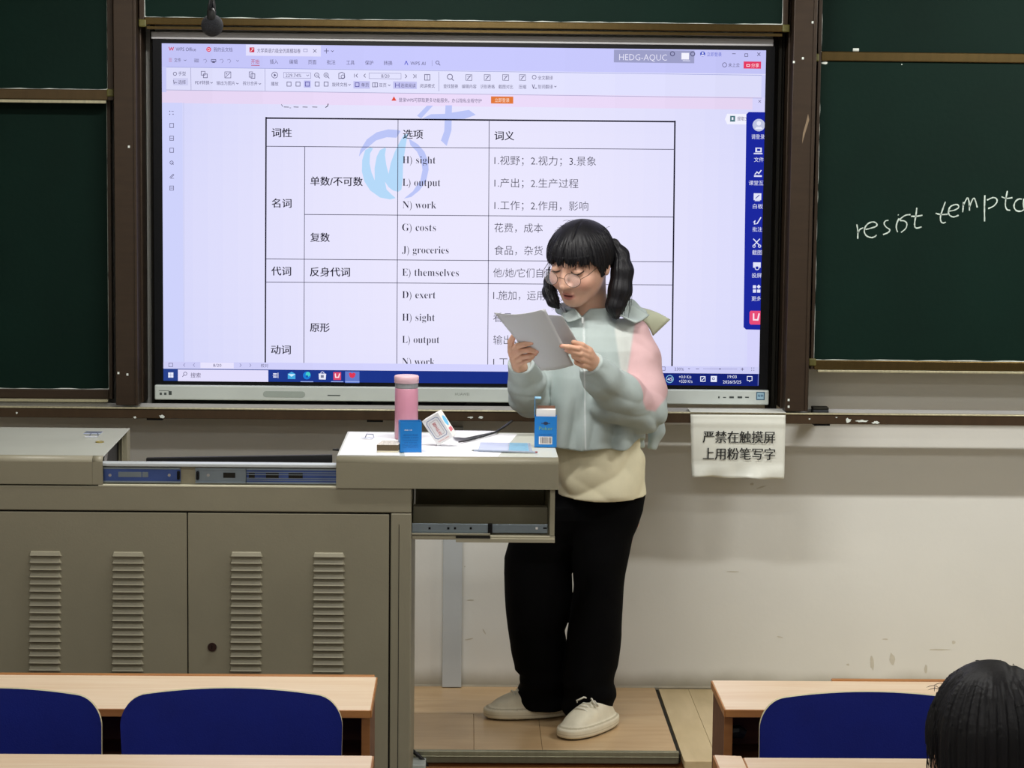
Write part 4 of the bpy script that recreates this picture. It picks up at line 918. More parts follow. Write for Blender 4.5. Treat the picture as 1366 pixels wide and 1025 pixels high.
# felt block
b0 = on(502.5, 605.5); b1 = on(531, 605.5); 
fb = thing('card_deck', 'low flat block with speckled dark side and pale striped top left of the blue box', 'card deck', ((b0[0]+b1[0])/2, b0[1]+.04, zT2))
w2 = (b1[0]-b0[0]); 
def sheared(x0, x1, y0, y1, z0, z1, sh): 
    return [(x0, y0, z0), (x1, y0, z0), (x1+sh, y1, z0), (x0+sh, y1, z0)], z1-z0
for nm, za, zc, m in (('lower_card', 0.0009, .004, M_cardwhite), ('lower_card', .0043, .008, mat('cream_card', (214, 206, 180), .6)), ('speckled_layer', .008, .0235, M_felt), ('pale_top', .0235, .0252, mat('pale_top', (208, 200, 190), .6, noise=.25, scale=60, stretch=(6, .6, 1)))):
    pl, hh = sheared(b0[0], b0[0]+w2, b0[1], b0[1]+.085, zT2+za, zT2+zc, .012); MB().prism(pl, (0, 0, hh)).build(nm, m, fb, bevel=.0006, seg=1)
# blue card box (left): open-topped, turned to show its right side
def local_frame(c, rz, rx=0, ry=0):
    return np.array(Matrix.Rotation(rz, 3, 'Z') @ Matrix.Rotation(ry, 3, 'Y') @ Matrix.Rotation(rx, 3, 'X'))
def open_box(par, c, wd, dp, h, R3, m_out, m_in, t=.0012, nm='carton'):
    """c: centre of base"""
    c = np.array(c)
    def B(x0, x1, y0, y1, z0, z1, name, m):
        return MB().obox(c+R3@np.array(((x0+x1)/2, (y0+y1)/2, (z0+z1)/2)), (x1-x0, y1-y0, z1-z0), R3).build(name, m, par)
    B(-wd/2, wd/2, -dp/2, -dp/2+t, 0, h, 'front_panel', m_out); B(-wd/2, wd/2, dp/2-t, dp/2, 0, h, 'back_panel', m_out)
    B(-wd/2, -wd/2+t, -dp/2+t, dp/2-t, 0, h, 'side_panel', m_out); B(wd/2-t, wd/2, -dp/2+t, dp/2-t, 0, h, 'side_panel', m_out)
    B(-wd/2, wd/2, -dp/2, dp/2, 0, t, 'base_panel', m_out)
    B(-wd/2+t, wd/2-t, -dp/2+t, dp/2-t, t, h*.86, 'inner_sleeve', m_in)
    return B
def decal(par, c, R3, wd, dp, polys, name, m, lift=.0004):
    """polys: lists of (x,z) on the front face"""
    mb = MB(); c = np.array(c)
    for p in polys: mb.add([c+R3@np.array((x, -dp/2-lift, z)) for x, z in p], [tuple(range(len(p)))])
    return mb.build(name, m, par)
def R4(x0, x1, z0, z1): return [(x0, z0), (x1, z0), (x1, z1), (x0, z1)]
def box_text(par, c, R3, dp, t, x0, x1, z, size, m, name='lettering', lift=.0006, vertical=False):
    v, f = text_mesh(t); c = np.array(c); mb = MB(); wx = v[:, 0]-v[:, 0].min(); sx = (x1-x0)/wx.max()
    mb.add([c+R3@np.array((x0+wx[i]*sx, -dp/2-lift, z+v[i, 1]*size)) for i in range(len(v))], f); return mb.build(name, m, par)
fL = on(533.5, 604.5); fR = on(562.5, 604.5); wd = (fR[0]-fL[0]); rz = math.radians(7); R3 = local_frame(0, rz); dp = .05; hb = Z(548, 564, fL[1])-zT2
cB = np.array(((fL[0]+fR[0])/2, fL[1]+.002, zT2+.0012))+R3@np.array((0, dp/2, 0))
bx = thing('blue_card_box', 'upright blue playing card box, open and empty, beside the pink flask', 'box', (cB[0], cB[1], zT2))
open_box(bx, cB, wd, dp, hb, R3, M_cardblue, M_cardbrown)
M_inkb = mat('dark_blue_ink', (14, 78, 150), .5)
MB().obox(cB+R3@np.array((0, 0, hb-.0015)), (wd+.0006, dp+.0006, .0012), R3).build('pale_rim', mat('pale_blue_rim', (150, 205, 235), .5), bx) if False else None
for i, (t, a, z) in enumerate((('8818', -.3, .72), ('游戏扑克牌', -.36, .55), ('POKER CARDS', -.38, .47), ('Smooth finish', -.38, .39), ('54 cards', -.3, .31), ('Made of paper', -.38, .23), ('for leisure', -.38, .16))):
    box_text(bx, cB, R3, dp, t, a*wd, (-a*wd*.9 if i else .05*wd), z*hb, .0042, M_inkb if i else M_cardwhite)
c0 = cB+R3@np.array((wd/2+.0003, 0, 0)); mb = MB()
mb.add([c0+R3@np.array((0, y, z)) for y, z in ((-.02, .74*hb), (.02, .78*hb), (.022, .98*hb), (-.022, .97*hb))], [(0, 1, 2, 3)]); mb.build('side_print', mat('side_print', (170, 215, 240), .5), bx)
# blue card box (right): taller, flap raised, white deck inside
fL = on(712.8, 597.6); fR = on(742.3, 597.6); wd = (fR[0]-fL[0]); R3 = local_frame(0, math.radians(-3)); dp = .04; hb = Z(727, 556.5, fL[1])-zT2
cB = np.array(((fL[0]+fR[0])/2, fL[1]+.001, zT2+.0012))+R3@np.array((0, dp/2, 0))
b2 = thing('blue_card_box', 'blue playing card box with raised flap and barcode at the right end of the worktop', 'box', (cB[0], cB[1], zT2))
Bf = open_box(b2, cB, wd, dp, hb, R3, M_cardblue, M_cardbrown)
Bf(-wd/2+.004, wd/2-.004, -dp/2+.006, dp/2-.004, hb*.5, hb+.018, 'card_deck', M_cardwhite)
Bf(-wd/2+.006, wd/2-.006, dp/2-.004, dp/2-.0028, hb*.5, hb+.026, 'brown_liner', M_cardbrown)
Bf(-wd/2-.0006, -wd/2+.0006, -dp/2+.003, dp/2-.012, hb, hb+.052, 'side_flap', mat('flap_blue', (70, 150, 215), .5))
Bf(-wd/2+.0006, -wd/2+.017, -dp/2+.006, dp/2-.016, hb+.048, hb+.052, 'flap_tip', mat('flap_light', (160, 210, 240), .5))
decal(b2, cB, R3, wd, dp, [R4(-.3*wd, .3*wd, .1*hb, .35*hb)], 'barcode_label', M_cardwhite)
bars = []; x = -.22*wd
rr = random.Random(5)
while x < .25*wd: w_b = rr.choice((.0008, .0012, .002)); bars.append(R4(x, x+w_b, .13*hb, .33*hb)); x += w_b+rr.choice((.0012, .0018))
decal(b2, cB, R3, wd, dp, bars, 'barcode_bars', mat('barcode_ink', (96, 78, 84), .6), lift=.0007)['kind'] = 'stuff'
decal(b2, cB, R3, wd, dp, [[(.11*wd*math.cos(a), .78*hb+.055*hb*math.sin(a)) for a in [i*.5236 for i in range(12)]], R4(-.2*wd, .2*wd, .765*hb, .79*hb)], 'crest', mat('crest_ink', (40, 60, 96), .5))
box_text(b2, cB, R3, dp, 'Poker', -.3*wd, .32*wd, .56*hb, .014, mat('green_gold', (110, 165, 130), .5))
box_text(b2, cB, R3, dp, '6 901234 567892', -.28*wd, .28*wd, .39*hb, .004, M_inkb, name='barcode_digits') if False else None
box_text(b2, cB, R3, dp, 'PLAYING CARDS', -.28*wd, .28*wd, .4*hb, .0045, M_inkb)
# white card box, leaning tilted on its corner against the blue one
c = P(586, 584.5, fL[1]+.015); R3 = np.array(Matrix.Rotation(math.radians(33), 3, 'Y') @ Matrix.Rotation(math.radians(-22), 3, 'Z')); R3 = np.array(Matrix.Rotation(math.radians(-33), 3, 'Y') @ Matrix.Rotation(math.radians(-22), 3, 'Z'))
b3 = thing('white_card_box', 'white playing card box with red characters, tilted on its lower corner', 'box', (c[0], c[1], zT2))
wd, dp, hb = .056, .030, .080
rot = np.array(Matrix.Rotation(math.radians(-33), 3, 'Y'))  # leans to the left
cb = np.array(c)+R3@np.array((0, 0, -hb/2))
# drop so that the lowest corner touches the worktop
low = min((cb+R3@np.array((sx*wd/2, sy*dp/2, zz)))[2] for sx in (-1, 1) for sy in (-1, 1) for zz in (0, hb)); cb[2] += zT2+.001-low
MB().obox(cb+R3@np.array((0, 0, hb/2)), (wd, dp, hb), R3).build('carton', M_cardwhite, b3, bevel=.0008)
def ring_dec(a, b, th_):
    return [R4(-a, a, hb/2+b-th_, hb/2+b), R4(-a, a, hb/2-b, hb/2-b+th_), R4(-a, -a+th_, hb/2-b, hb/2+b), R4(a-th_, a, hb/2-b, hb/2+b)]
def oct_(a, b, k): h = hb/2+.004; return [(-a+k, h-b), (a-k, h-b), (a, h-b+k), (a, h+b-k), (a-k, h+b), (-a+k, h+b), (-a, h+b-k), (-a, h-b+k)]
def octring(a, b, k, t):
    o1 = oct_(a, b, k); o2 = oct_(a-t, b-t, k-t*.4); return [[o1[i], o1[(i+1) % 8], o2[(i+1) % 8], o2[i]] for i in range(8)]
decal(b3, cb, R3, wd, dp, octring(.021, .029, .006, .0016), 'printed_border', mat('blue_grey_ink', (110, 128, 170), .5))
decal(b3, cb, R3, wd, dp, octring(.0145, .022, .004, .0008), 'printed_border', mat('red_grey_ink', (150, 130, 140), .5))
for i, ch in enumerate('宾王扑克'):
    box_text(b3, cb, R3, dp, ch, -.0055, .0055, hb/2+.0125-i*.0098, .0105, M_red)
box_text(b3, cb, R3, dp, 'PLAYING CARDS', -.018, .018, hb/2-.0335, .0045, M_red)
mb = MB(); c0 = cb+R3@np.array((wd/2+.0003, 0, hb*.62))
mb.add([c0+R3@np.array((0, .010*math.cos(a), .016*math.sin(a))) for a in [i*.449 for i in range(14)]], [tuple(range(14))]); mb.build('side_print', mat('side_blue', (110, 190, 232), .5), b3)
mb = MB(); c0 = cb+R3@np.array((wd/2+.0003, 0, hb*.2)); mb.add([c0+R3@np.array((0, y, z)) for y, z in ((-.01, .0), (.01, 0), (.01, .012), (-.01, .012))], [(0, 1, 2, 3)]); mb.build('side_print', mat('side_pink', (215, 120, 130), .5), b3)
# clear sleeve with pale blue card and a pen
sheet('plastic_sleeve', 'clear bluish plastic sleeve with pale blue card lying at the front of the worktop', [(641, 591.5), (707, 592.5), (711, 605), (637, 603.6)], cat='card sleeve', m=mat('sleeve', (214, 226, 250), .15, coat=.5), lift=.0022)
sl_ = [o for o in bpy.data.objects if o.name.startswith('plastic_sleeve')][0]
ps = [PZ(a, b_, zT2) for a, b_ in ((680, 592.3), (703.5, 592.8), (706, 604), (678.5, 603.6))]
MB().prism([(p[0], p[1], zT2+.0027) for p in ps][::-1], (0, 0, .0004)).build('blue_card', mat('pale_blue_card', (128, 176, 204), .5, noise=.1, scale=80), sl_)
a, b_ = PZ(629, 603, zT2), PZ(716, 605.5, zT2)
pn = thing('pen', 'thin pale pen lying in front of the plastic sleeve', 'pen', ((a[0]+b_[0])/2, a[1], zT2))
za = zT2+.0045
MB().tube([(a[0]+.006, a[1]-.004, za), (b_[0]-.004, b_[1]-.004, za)], .0024, 8).build('barrel', mat('pen_grey', (150, 160, 180), .3), pn)
MB().tube([(a[0], a[1]-.004, za), (a[0]+.006, a[1]-.004, za)], [.0008, .0022], 8).build('tip', M_dark, pn)
MB().tube([(b_[0]-.004, b_[1]-.004, za), (b_[0]+.002, b_[1]-.004, za)], .0025, 8).build('cap_end', mat('pen_red', (140, 60, 66), .4), pn)
# black cable rising from the worktop to the wall side
pts = [PZ(612, 590, zT2+.006), PZ(628, 587, zT2+.006), PZ(645, 582.5, zT2+.006)]; pts = [p*1 for p in pts]
q0 = PZ(661, 577, zT2+.008); q1 = P(672, 570, q0[1]+.2); q2 = P(684, 561, -.15); q3 = q2+np.array((.05, .1, -.10)); q4 = q2+np.array((.07, .14, -.8)); q4[2] = .01
q3[2] = q2[2]-.08
tag(MB().tube(pts+[q0, q1, q2, P(688, 556, -.06), P(690, 545, -.02), P(692, 530, -.01)], [.002, .002, .0024, .003, .0038, .004, .004, .004, .004], 8).build('black_cable', M_blk, smooth=True), 'black cable running over the back edge of the worktop', 'cable')
# clear plastic bits
gm = mat('clear_plastic', (226, 230, 240), .08, trans=.0, coat=1)
def trinket(name, label, px, py, z, col=(90, 96, 120)):
    c = PZ(px, py, z); t = thing(name, label, 'clip', (c[0], c[1], z))
    MB().box(c[0]-.018, c[0]+.016, c[1]-.006, c[1]+.012, z+.001, z+.004).build('base_plate', gm, t, bevel=.001)
    MB().tube([(c[0]-.006, c[1]+.008, z+.004), (c[0]-.002, c[1]+.01, z+.013), (c[0]+.016, c[1]+.012, z+.012), (c[0]+.018, c[1]+.006, z+.004)], .0014, 6).build('wire', mat('wire_grey', col, .3, metal=.6), t)
    return t
trinket('bulldog_clip', 'small clear clip with grey wire lying on the white paper left of the flask', 490, 586, zT2+.0012)
trinket('bulldog_clip', 'larger shiny clip lying near the right end of the left hood', 122, 584, zS)
tt = bpy.data.objects['bulldog_clip.001'] if 'bulldog_clip.001' in bpy.data.objects else None
c = PZ(120, 578, zS)
if tt: MB().box(c[0]-.014, c[0]+.035, c[1]-.03, c[1]+.02, zS+.001, zS+.003).build('shiny_card', mat('shiny_card', (196, 206, 230), .1, coat=1), tt, bevel=.001)
c = PZ(133, 590.5, zS); mb = MB(); mb.tube([(c[0]+.011*math.cos(a), c[1]+.011*math.sin(a)*1.3, zS+.0018) for a in [i*.449 for i in range(15)]], .0013, 6)
tag(mb.build('brass_ring', mat('brass', (190, 170, 80), .3, metal=.8)), 'small brass ring lying on the left hood beside the clip', 'ring')
# connector of a dark cable poking out left of the worktop
c = P(450, 600, -1.12)
tag(MB().tube([(c[0]-.013, -1.12, c[2]), (c[0]+.004, -1.12, c[2])], [.003, .004], 8).build('cable_plug', M_blk), 'small dark cable plug poking out left of the worktop edge', 'plug')

# =================================================================== DESKS
def desk(label, xr, xl, yb_, yf_, z, rail=None, sidex=(), lab2=None, group=None):
    t = thing('bench_desk', label, 'desk', ((xl+xr)/2, (yb_+yf_)/2, FL), group)
    MB().box(xl, xr, yf_+.004, yb_, z-.018, z).build('desktop', M_desk, t, bevel=.0015)
    MB().box(xl, xr, yf_, yf_+.004, z-.018, z-.0008).build('front_edging', M_deskedge, t, bevel=.001)
    for s in (xl, xr):
        MB().box(s-.003 if s == xl else s, s if s == xl else s+.003, yf_+.003, yb_, z-.018, z-.0008).build('end_edging', M_deskedge, t, bevel=.001)
    for s in sidex:
        sp = MB().box(s-.009, s+.009, yf_+.045, yb_, FL, z-.018).build('side_panel', M_deskin, t, bevel=.001)
        MB().box(s-.0095, s+.0095, yf_+.042, yf_+.045, FL, z-.018).build('panel_edging', M_deskedge, sp)
    MB().box(xl+.018, xr-.018, yb_-.02, yb_-.004, FL+.1, z-.018).build('modesty_panel', M_deskin, t)
    MB().box(xl+.018, xr-.018, yf_+.06, yb_-.02, z-.16, z-.148).build('book_shelf', M_deskin, t)
    if rail: MB().box(rail[0], rail[1], yb_, yb_+.016, z-.1, z+rail[2]).build('rear_rail', M_deskedge, t, bevel=.002)
    return t
zD = .50
pb = PZ(500, 903.5, zD); pf = PZ(496, 948, zD)
yb_, yf_ = pb[1], pf[1]; xr = (pb[0]+pf[0])/2
dl = desk('front left beech desk with blue seats standing before it', xr, -2.2, yb_, yf_, zD, rail=(-2.2, xr-.004, .002), sidex=(xr-.012, -1.0, -2.19))
pbR = PZ(952, 908, zD); pfR = PZ(966, 947, zD); xl = (pbR[0]+pfR[0])/2
dr = desk('front right beech desk between the podium aisle and the dark haired student', 4.2, xl, pbR[1], pfR[1], zD, rail=(PZ(1108, 906, zD)[0], 4.2, .003), sidex=(xl+.012, 2.6, 4.19))
# dark bag hook shape under right desk
c = P(985, 978, yf_+.1)
MB().tube([(c[0]-.03, c[1], c[2]), (c[0]+.0, c[1], c[2]+.004), (c[0]+.014, c[1], c[2]-.003)], [.014, .016, .012], 10).build('inner_bracket', M_black, dr)
zE = .55
pb = PZ(497, 1008.5, zE); yb2 = pb[1]; xr2 = PZ(496, 1015, zE)[0]
desk('second row left beech desk, only its back edge in view behind the blue seats', xr2, -2.2, yb2, yb2-.32, zE, sidex=(xr2-.012, -2.19))
pb = PZ(992, 1011, zE)
desk('second row right beech desk beneath the student', 4.2, pb[0], pb[1], pb[1]-.32, zE, sidex=(4.19,))
pbs = P(956, 1009, pb[1])
sp = thing('desk_end_panel', 'wooden end panel just left of the second row right desk', 'panel', (pbs[0]+.03, pb[1], FL))
MB().prism([(X(953, 1009, pb[1]), pb[1], FL), (X(953, 1009, pb[1]), pb[1], Z(953, 1007.5, pb[1])), (X(989, 1009, pb[1]), pb[1], Z(989, 1009, pb[1])), (X(989, 1009, pb[1]), pb[1], FL)], (0, -.2, 0)).build('panel_board', M_desk, sp, bevel=.001)
MB().box(X(951, 1009, pb[1]), X(953, 1009, pb[1]), pb[1]-.2, pb[1], FL, Z(953, 1008.5, pb[1])).build('panel_edging', M_deskedge, sp)

# =================================================================== BLUE SEATS
YC = -2.46
def chair_back_mesh(wd, h):
    """curved plywood back with rounded upper corners, grid cut to a superellipse outline"""
    mb = MB(); nx, nz = 44, 12; vs = []
    def topz(u): 
        a = abs(u); return h-(.016*a**2+.060*(1-math.sqrt(max(0, 1-max(0, (a-.78)/.22)**2))))
    for layer in (0, 1):
        for j in range(nz+1):
            for i in range(nx+1):
                u = math.sin((-1+2*i/nx)*math.pi/2); v = j/nz
                x = u*wd/2*(1-.02*(1-v)); z = topz(u)*v; y = .03*(1-u*u)+.02*(1-v)+(.012 if layer else 0)
                vs.append((x, y, z))
    n1 = (nx+1)*(nz+1); fs = []
    for j in range(nz):
        for i in range(nx):
            a = j*(nx+1)+i; fs.append((a, a+1, a+nx+2, a+nx+1)); fs.append((n1+a, n1+a+nx+1, n1+a+nx+2, n1+a+1))
    rim = [i for i in range(nx+1)]+[(nx)+(nx+1)*j for j in range(1, nz+1)]+[nz*(nx+1)+i for i in range(nx-1, -1, -1)]+[(nx+1)*j for j in range(nz-1, 0, -1)]
    edge = []
    for k in range(len(rim)): a, b = rim[k], rim[(k+1) % len(rim)]; edge.append((a, n1+a, n1+b, b))
    return vs, fs, edge
def chair(label, cx, wd, zt, zb_, group='blue folding seats of the front row'):
    t = thing('folding_seat', label, 'chair', (cx, YC, FL), group)
    vs, fs, ed = chair_back_mesh(wd, zt-zb_); V_ = [(cx+a, YC+b, zb_+c) for a, b, c in vs]
    bk = MB().add(V_, fs).build('backrest', M_blue, t, smooth=True)
    MB().add(V_, ed).build('backrest_edge', M_edge, bk)
    # seat pan, slightly dished, folded down towards the desk in front
    nx, ny = 10, 8; sv = []; 
    for lay in (0, 1):
        for j in range(ny+1):
            for i in range(nx+1):
                u = -1+2*i/nx; v = j/ny; sv.append((cx+u*wd*.46*(1-.12*max(0, v-.7)/.3), YC+.03+v*.2-.22*0, FL+.44+.012*u*u-.01*math.sin(v*3.1)-(.012 if lay else 0)))
    n1 = (nx+1)*(ny+1); sf = []
    for j in range(ny):
        for i in range(nx): a = j*(nx+1)+i; sf += [(a, a+1, a+nx+2, a+nx+1), (n1+a, n1+a+nx+1, n1+a+nx+2, n1+a+1)]
    rim = list(range(nx+1))+[nx+(nx+1)*j for j in range(1, ny+1)]+[ny*(nx+1)+i for i in range(nx-1, -1, -1)]+[(nx+1)*j for j in range(ny-1, 0, -1)]
    sf += [(rim[k], n1+rim[k], n1+rim[(k+1) % len(rim)], rim[(k+1) % len(rim)]) for k in range(len(rim))]
    MB().add(sv, sf).build('seat', M_blue, t, smooth=True)
    for s in (-1, 1): MB().tube([(cx+s*wd*.3, YC-.0, zb_+.12), (cx+s*wd*.3, YC-.02, FL+.40), (cx+s*wd*.3, YC+.06, FL+.42)], .012, 8).build('bracket', M_blk, t)
    MB().box(cx-wd*.33, cx+wd*.33, YC+.04, YC+.08, FL+.39, FL+.425).build('beam', M_blk, t, bevel=.003)
    MB().tube([(cx, YC+.06, FL+.39), (cx, YC+.06, FL+.02)], .022, 12).build('leg', M_blk, t)
    MB().box(cx-.06, cx+.06, YC-.03, YC+.15, FL, FL+.02).build('foot_plate', M_blk, t, bevel=.004)
    return t
def seat_px(label, pxl, pxr, pyt, **k):
    a = P(pxl, 990, YC); b = P(pxr, 990, YC); chair(label, (a[0]+b[0])/2, b[0]-a[0], Z((pxl+pxr)/2, pyt, YC+.02), P(300, 1008, YC)[2]-.14, **k)
seat_px('blue seat back cut by the left edge of the frame', -158, 135.5, 920)
seat_px('blue seat back in front of the podium, second from the left', 160.5, 456.5, 920)
seat_px('blue seat back of the right desk, half hidden by the student', 1013, 1310, 925)
# dark cables at the podium foot
c = P(556, 1012, YP+.1)
t = thing('power_strip', 'grey power strip end with dark cables at the foot of the podium', 'power strip', (c[0], yf-.05, FL))
a = P(552, 1006, yf-.05); MB().box(a[0]-.03, a[0]+.035, yf-.09, yf-.01, FL, a[2]-.022).build('body', M_bezel, t, bevel=.003)
MB().tube([P(550, 1002, yf-.03), P(558, 1008, yf-.03), P(566, 1016, yf-.03), P(573, 1030, yf-.03)], .006, 8).build('cable', M_blk, t, smooth=True)
# =================================================================== HANGING MICROPHONE
ym = -1.9; c = P(283, 34, ym); R_ = .5*(X(298, 34, ym)-X(268.5, 34, ym))
mc = thing('hanging_microphone', 'hanging microphone with grey foam ball and twisted black cable at top left', 'microphone', (c[0], c[1], c[2]))
mb = MB(); prof = [(R_*math.sin(a), -R_*math.cos(a)) for a in [math.pi*i/20 for i in range(1, 20)]]
mb.lathe(c, prof, 28).build('foam_ball', mat('grey_foam', (52, 54, 60), .95, noise=.3, scale=300, bump=.4, bscale=500), mc, smooth=True)
mb = MB(); mb.lathe(c+np.array((0, -R_*.55, R_*.2)), [(.0, 0), (.008, 0), (.010, .008), (.010, .026), (.006, .034)], 16); mb.build('mic_body', M_blk, mc, smooth=True)
for ph in (0, math.pi):
    pts = []
    for i in range(60):
        z = c[2]+R_*1.0+i*.01; a = ph+i*.42; 
        sway = .012*math.sin(i*.06)
        pts.append((c[0]+.0055*math.cos(a)+sway*.4, c[1]+.0055*math.sin(a)-R_*.55*max(0, 1-i/12), z))
    pts.append((c[0], c[1], ZC))
    MB().tube(pts, .0052, 8).build('cable_strand', mat('shiny_black', (24, 26, 34), .25), mc, smooth=True)
# =================================================================== IMPLICIT SURFACES for bodies and clothes
def seg(p, a, b, ra, rb):
    a = np.asarray(a, float); b = np.asarray(b, float); ab = b-a; t = np.clip(((p-a)@ab)/(ab@ab+1e-12), 0, 1)
    return np.linalg.norm(p-(a+t[:, None]*ab), axis=1)-(ra+(rb-ra)*t)
def ell(p, c, r, M3=None):
    q = p-np.asarray(c, float)
    if M3 is not None: q = q@M3          # columns of M3 = local axes
    r = np.asarray(r, float); k0 = np.linalg.norm(q/r, axis=1); k1 = np.linalg.norm(q/(r*r), axis=1)+1e-9
    return k0*(k0-1)/k1
def smin(a, b, k):
    h = np.maximum(k-np.abs(a-b), 0)/k; return np.minimum(a, b)-h*h*k*.25
def smax(a, b, k): return -smin(-a, -b, k)
def chain(p, pts, rs, k=.01):
    d = None
    for i in range(len(pts)-1):
        s_ = seg(p, pts[i], pts[i+1], rs[i], rs[i+1]); d = s_ if d is None else smin(d, s_, k)
    return d
def loft(p, zs, cx, cy, rx, ry, rot=0.0, power=2.0):
    """stack of elliptical sections; arrays sorted by rising z"""
    z = p[:, 2]; ax = np.interp(z, zs, cx); ay = np.interp(z, zs, cy); ex = np.interp(z, zs, rx); ey = np.interp(z, zs, ry)
    x = p[:, 0]-ax; y = p[:, 1]-ay
    if rot: c, s = math.cos(rot), math.sin(rot); x, y = x*c+y*s, -x*s+y*c
    k = (np.abs(x/ex)**power+np.abs(y/ey)**power)**(1/power)+1e-9
    g = np.sqrt((x/ex**2)**2+(y/ey**2)**2)+1e-9
    d = (k-1)*k/g if power == 2 else (k-1)*np.minimum(ex, ey)
    d = np.maximum(d, np.maximum(zs[0]-z, z-zs[-1]))
    return d
def wob(p, f, ph=0.0):
    """smooth pseudo noise in -1..1"""
    x, y, z = p[:, 0]*f, p[:, 1]*f, p[:, 2]*f
    return (np.sin(x*1.0+1.7*np.sin(y*.9+ph)+ph)+np.sin(y*1.3+1.5*np.sin(z*.8+1.1*ph)+2.1)+np.sin(z*1.1+1.6*np.sin(x*.7-ph)+ph*2))/3
def surface(fn, lo, hi, h, name, parent, m, colour=None, smooth=True, B=8, margin=1.3):
    lo = np.array(lo, float); hi = np.array(hi, float); n = (np.ceil((hi-lo)/h/B)*B).astype(int)+1
    ax = [lo[i]+h*np.arange(n[i]) for i in range(3)]
    nb = (n-1)//B
    cc = np.stack(np.meshgrid(*[lo[i]+h*B*(np.arange(nb[i])+.5) for i in range(3)], indexing='ij'), -1).reshape(-1, 3)
    dc = fn(cc); F = np.full(n, 1.0, np.float32)
    near = np.abs(dc) < h*B*.5*math.sqrt(3)*margin+.004
    sgn = np.sign(dc).reshape(nb)
    F[:-1, :-1, :-1] = np.repeat(np.repeat(np.repeat(sgn, B, 0), B, 1), B, 2)
    off = np.stack(np.meshgrid(*[np.arange(B+1)]*3, indexing='ij'), -1).reshape(-1, 3)
    idx = np.stack(np.unravel_index(np.nonzero(near)[0], nb), -1)*B
    for s in range(0, len(idx), 400):
        g = (idx[s:s+400, None, :]+off[None]).reshape(-1, 3)
        F[g[:, 0], g[:, 1], g[:, 2]] = fn(lo+h*g)
    # surface nets
    S = F < 0
    c = [S[i:n[0]-1+i, j:n[1]-1+j, k:n[2]-1+k] for i in (0, 1) for j in (0, 1) for k in (0, 1)]
    cnt = sum(x.astype(np.int8) for x in c); act = (cnt > 0) & (cnt < 8)
    ids = np.full(act.shape, -1, np.int64); A = np.argwhere(act); ids[act] = np.arange(len(A))
    acc = np.zeros((len(A), 3)); w = np.zeros(len(A))
    for d in range(3):
        o1, o2 = [q for q in range(3) if q != d]
        for u in (0, 1):
            for v in (0, 1):
                a = A.copy(); a[:, o1] += u; a[:, o2] += v; b = a.copy(); b[:, d] += 1
                fa = F[a[:, 0], a[:, 1], a[:, 2]]; fb = F[b[:, 0], b[:, 1], b[:, 2]]; cr = (fa < 0) != (fb < 0)
                t = np.where(cr, fa/(fa-fb+1e-20), 0); q = (a-A).astype(float); q[:, d] += t; acc += q*cr[:, None]; w += cr
    V = lo+h*(A+acc/w[:, None])
    faces = []
    for d in range(3):
        o1, o2 = (d+1) % 3, (d+2) % 3
        s0 = [slice(None)]*3; s1 = [slice(None)]*3; s0[d] = slice(0, -1); s1[d] = slice(1, None)
        s0[o1] = s1[o1] = slice(1, -1); s0[o2] = s1[o2] = slice(1, -1)
        a_, b_ = S[tuple(s0)], S[tuple(s1)]; E = np.argwhere(a_ != b_); fl = a_[E[:, 0], E[:, 1], E[:, 2]]
        E[:, o1] += 1; E[:, o2] += 1
        q = []
        for (u, v) in ((0, 0), (1, 0), (1, 1), (0, 1)):
            g = E.copy(); g[:, o1] -= u; g[:, o2] -= v; q.append(ids[g[:, 0], g[:, 1], g[:, 2]])
        q = np.stack(q, -1); q[~fl] = q[~fl][:, ::-1]; faces.append(q)
    Fc = np.concatenate(faces); Fc = Fc[(Fc >= 0).all(1)]
    org = np.zeros(3); q = parent
    while q is not None: org += np.array(q.location); q = q.parent
    if parent is None: org = np.array(((V[:, 0].min()+V[:, 0].max())/2, (V[:, 1].min()+V[:, 1].max())/2, V[:, 2].min()))
    me = bpy.data.meshes.new(name); me.vertices.add(len(V)); me.vertices.foreach_set('co', (V-org).astype(np.float32).ravel())
    me.loops.add(len(Fc)*4); me.loops.foreach_set('vertex_index', Fc.astype(np.int32).ravel())
    me.polygons.add(len(Fc)); me.polygons.foreach_set('loop_start', np.arange(len(Fc), dtype=np.int32)*4)
    me.update(calc_edges=True); me.validate()
    me.polygons.foreach_set('use_smooth', [smooth]*len(me.polygons))
    me.materials.append(m)
    if colour is not None:
        cl = colour(V); at = me.color_attributes.new('col', 'FLOAT_COLOR', 'POINT'); at.data.foreach_set('color', np.concatenate([cl, np.ones((len(cl), 1))], 1).astype(np.float32).ravel())
    o = bpy.data.objects.new(name, me); link(o, parent)
    if parent is None: o.location = org
    return o
L_ = lambda c: np.array(lin(c))
def mixc(base, c, w): return base*(1-w[:, None])+L_(c)*w[:, None]
def sstep(a, b, x): t = np.clip((x-a)/(b-a), 0, 1); return t*t*(3-2*t)
def to_px(V):
    d = V-CAM; z = d@AF; return 683+FPX*(d@AR)/z, 512.5-FPX*(d@AU)/z
def fold(t):
    # rounded ridges with narrow valleys, like soft cloth
    return 1-2*(np.sin(t/2)**2+.02)**.42
def inpoly(px, py, poly):
    r = np.zeros(len(px), bool); n = len(poly)
    for i in range(n):
        x1, y1 = poly[i]; x2, y2 = poly[(i+1) % n]
        c_ = ((y1 > py) != (y2 > py)) & (px < (x2-x1)*(py-y1)/(y2-y1+1e-9)+x1); r ^= c_
    return r

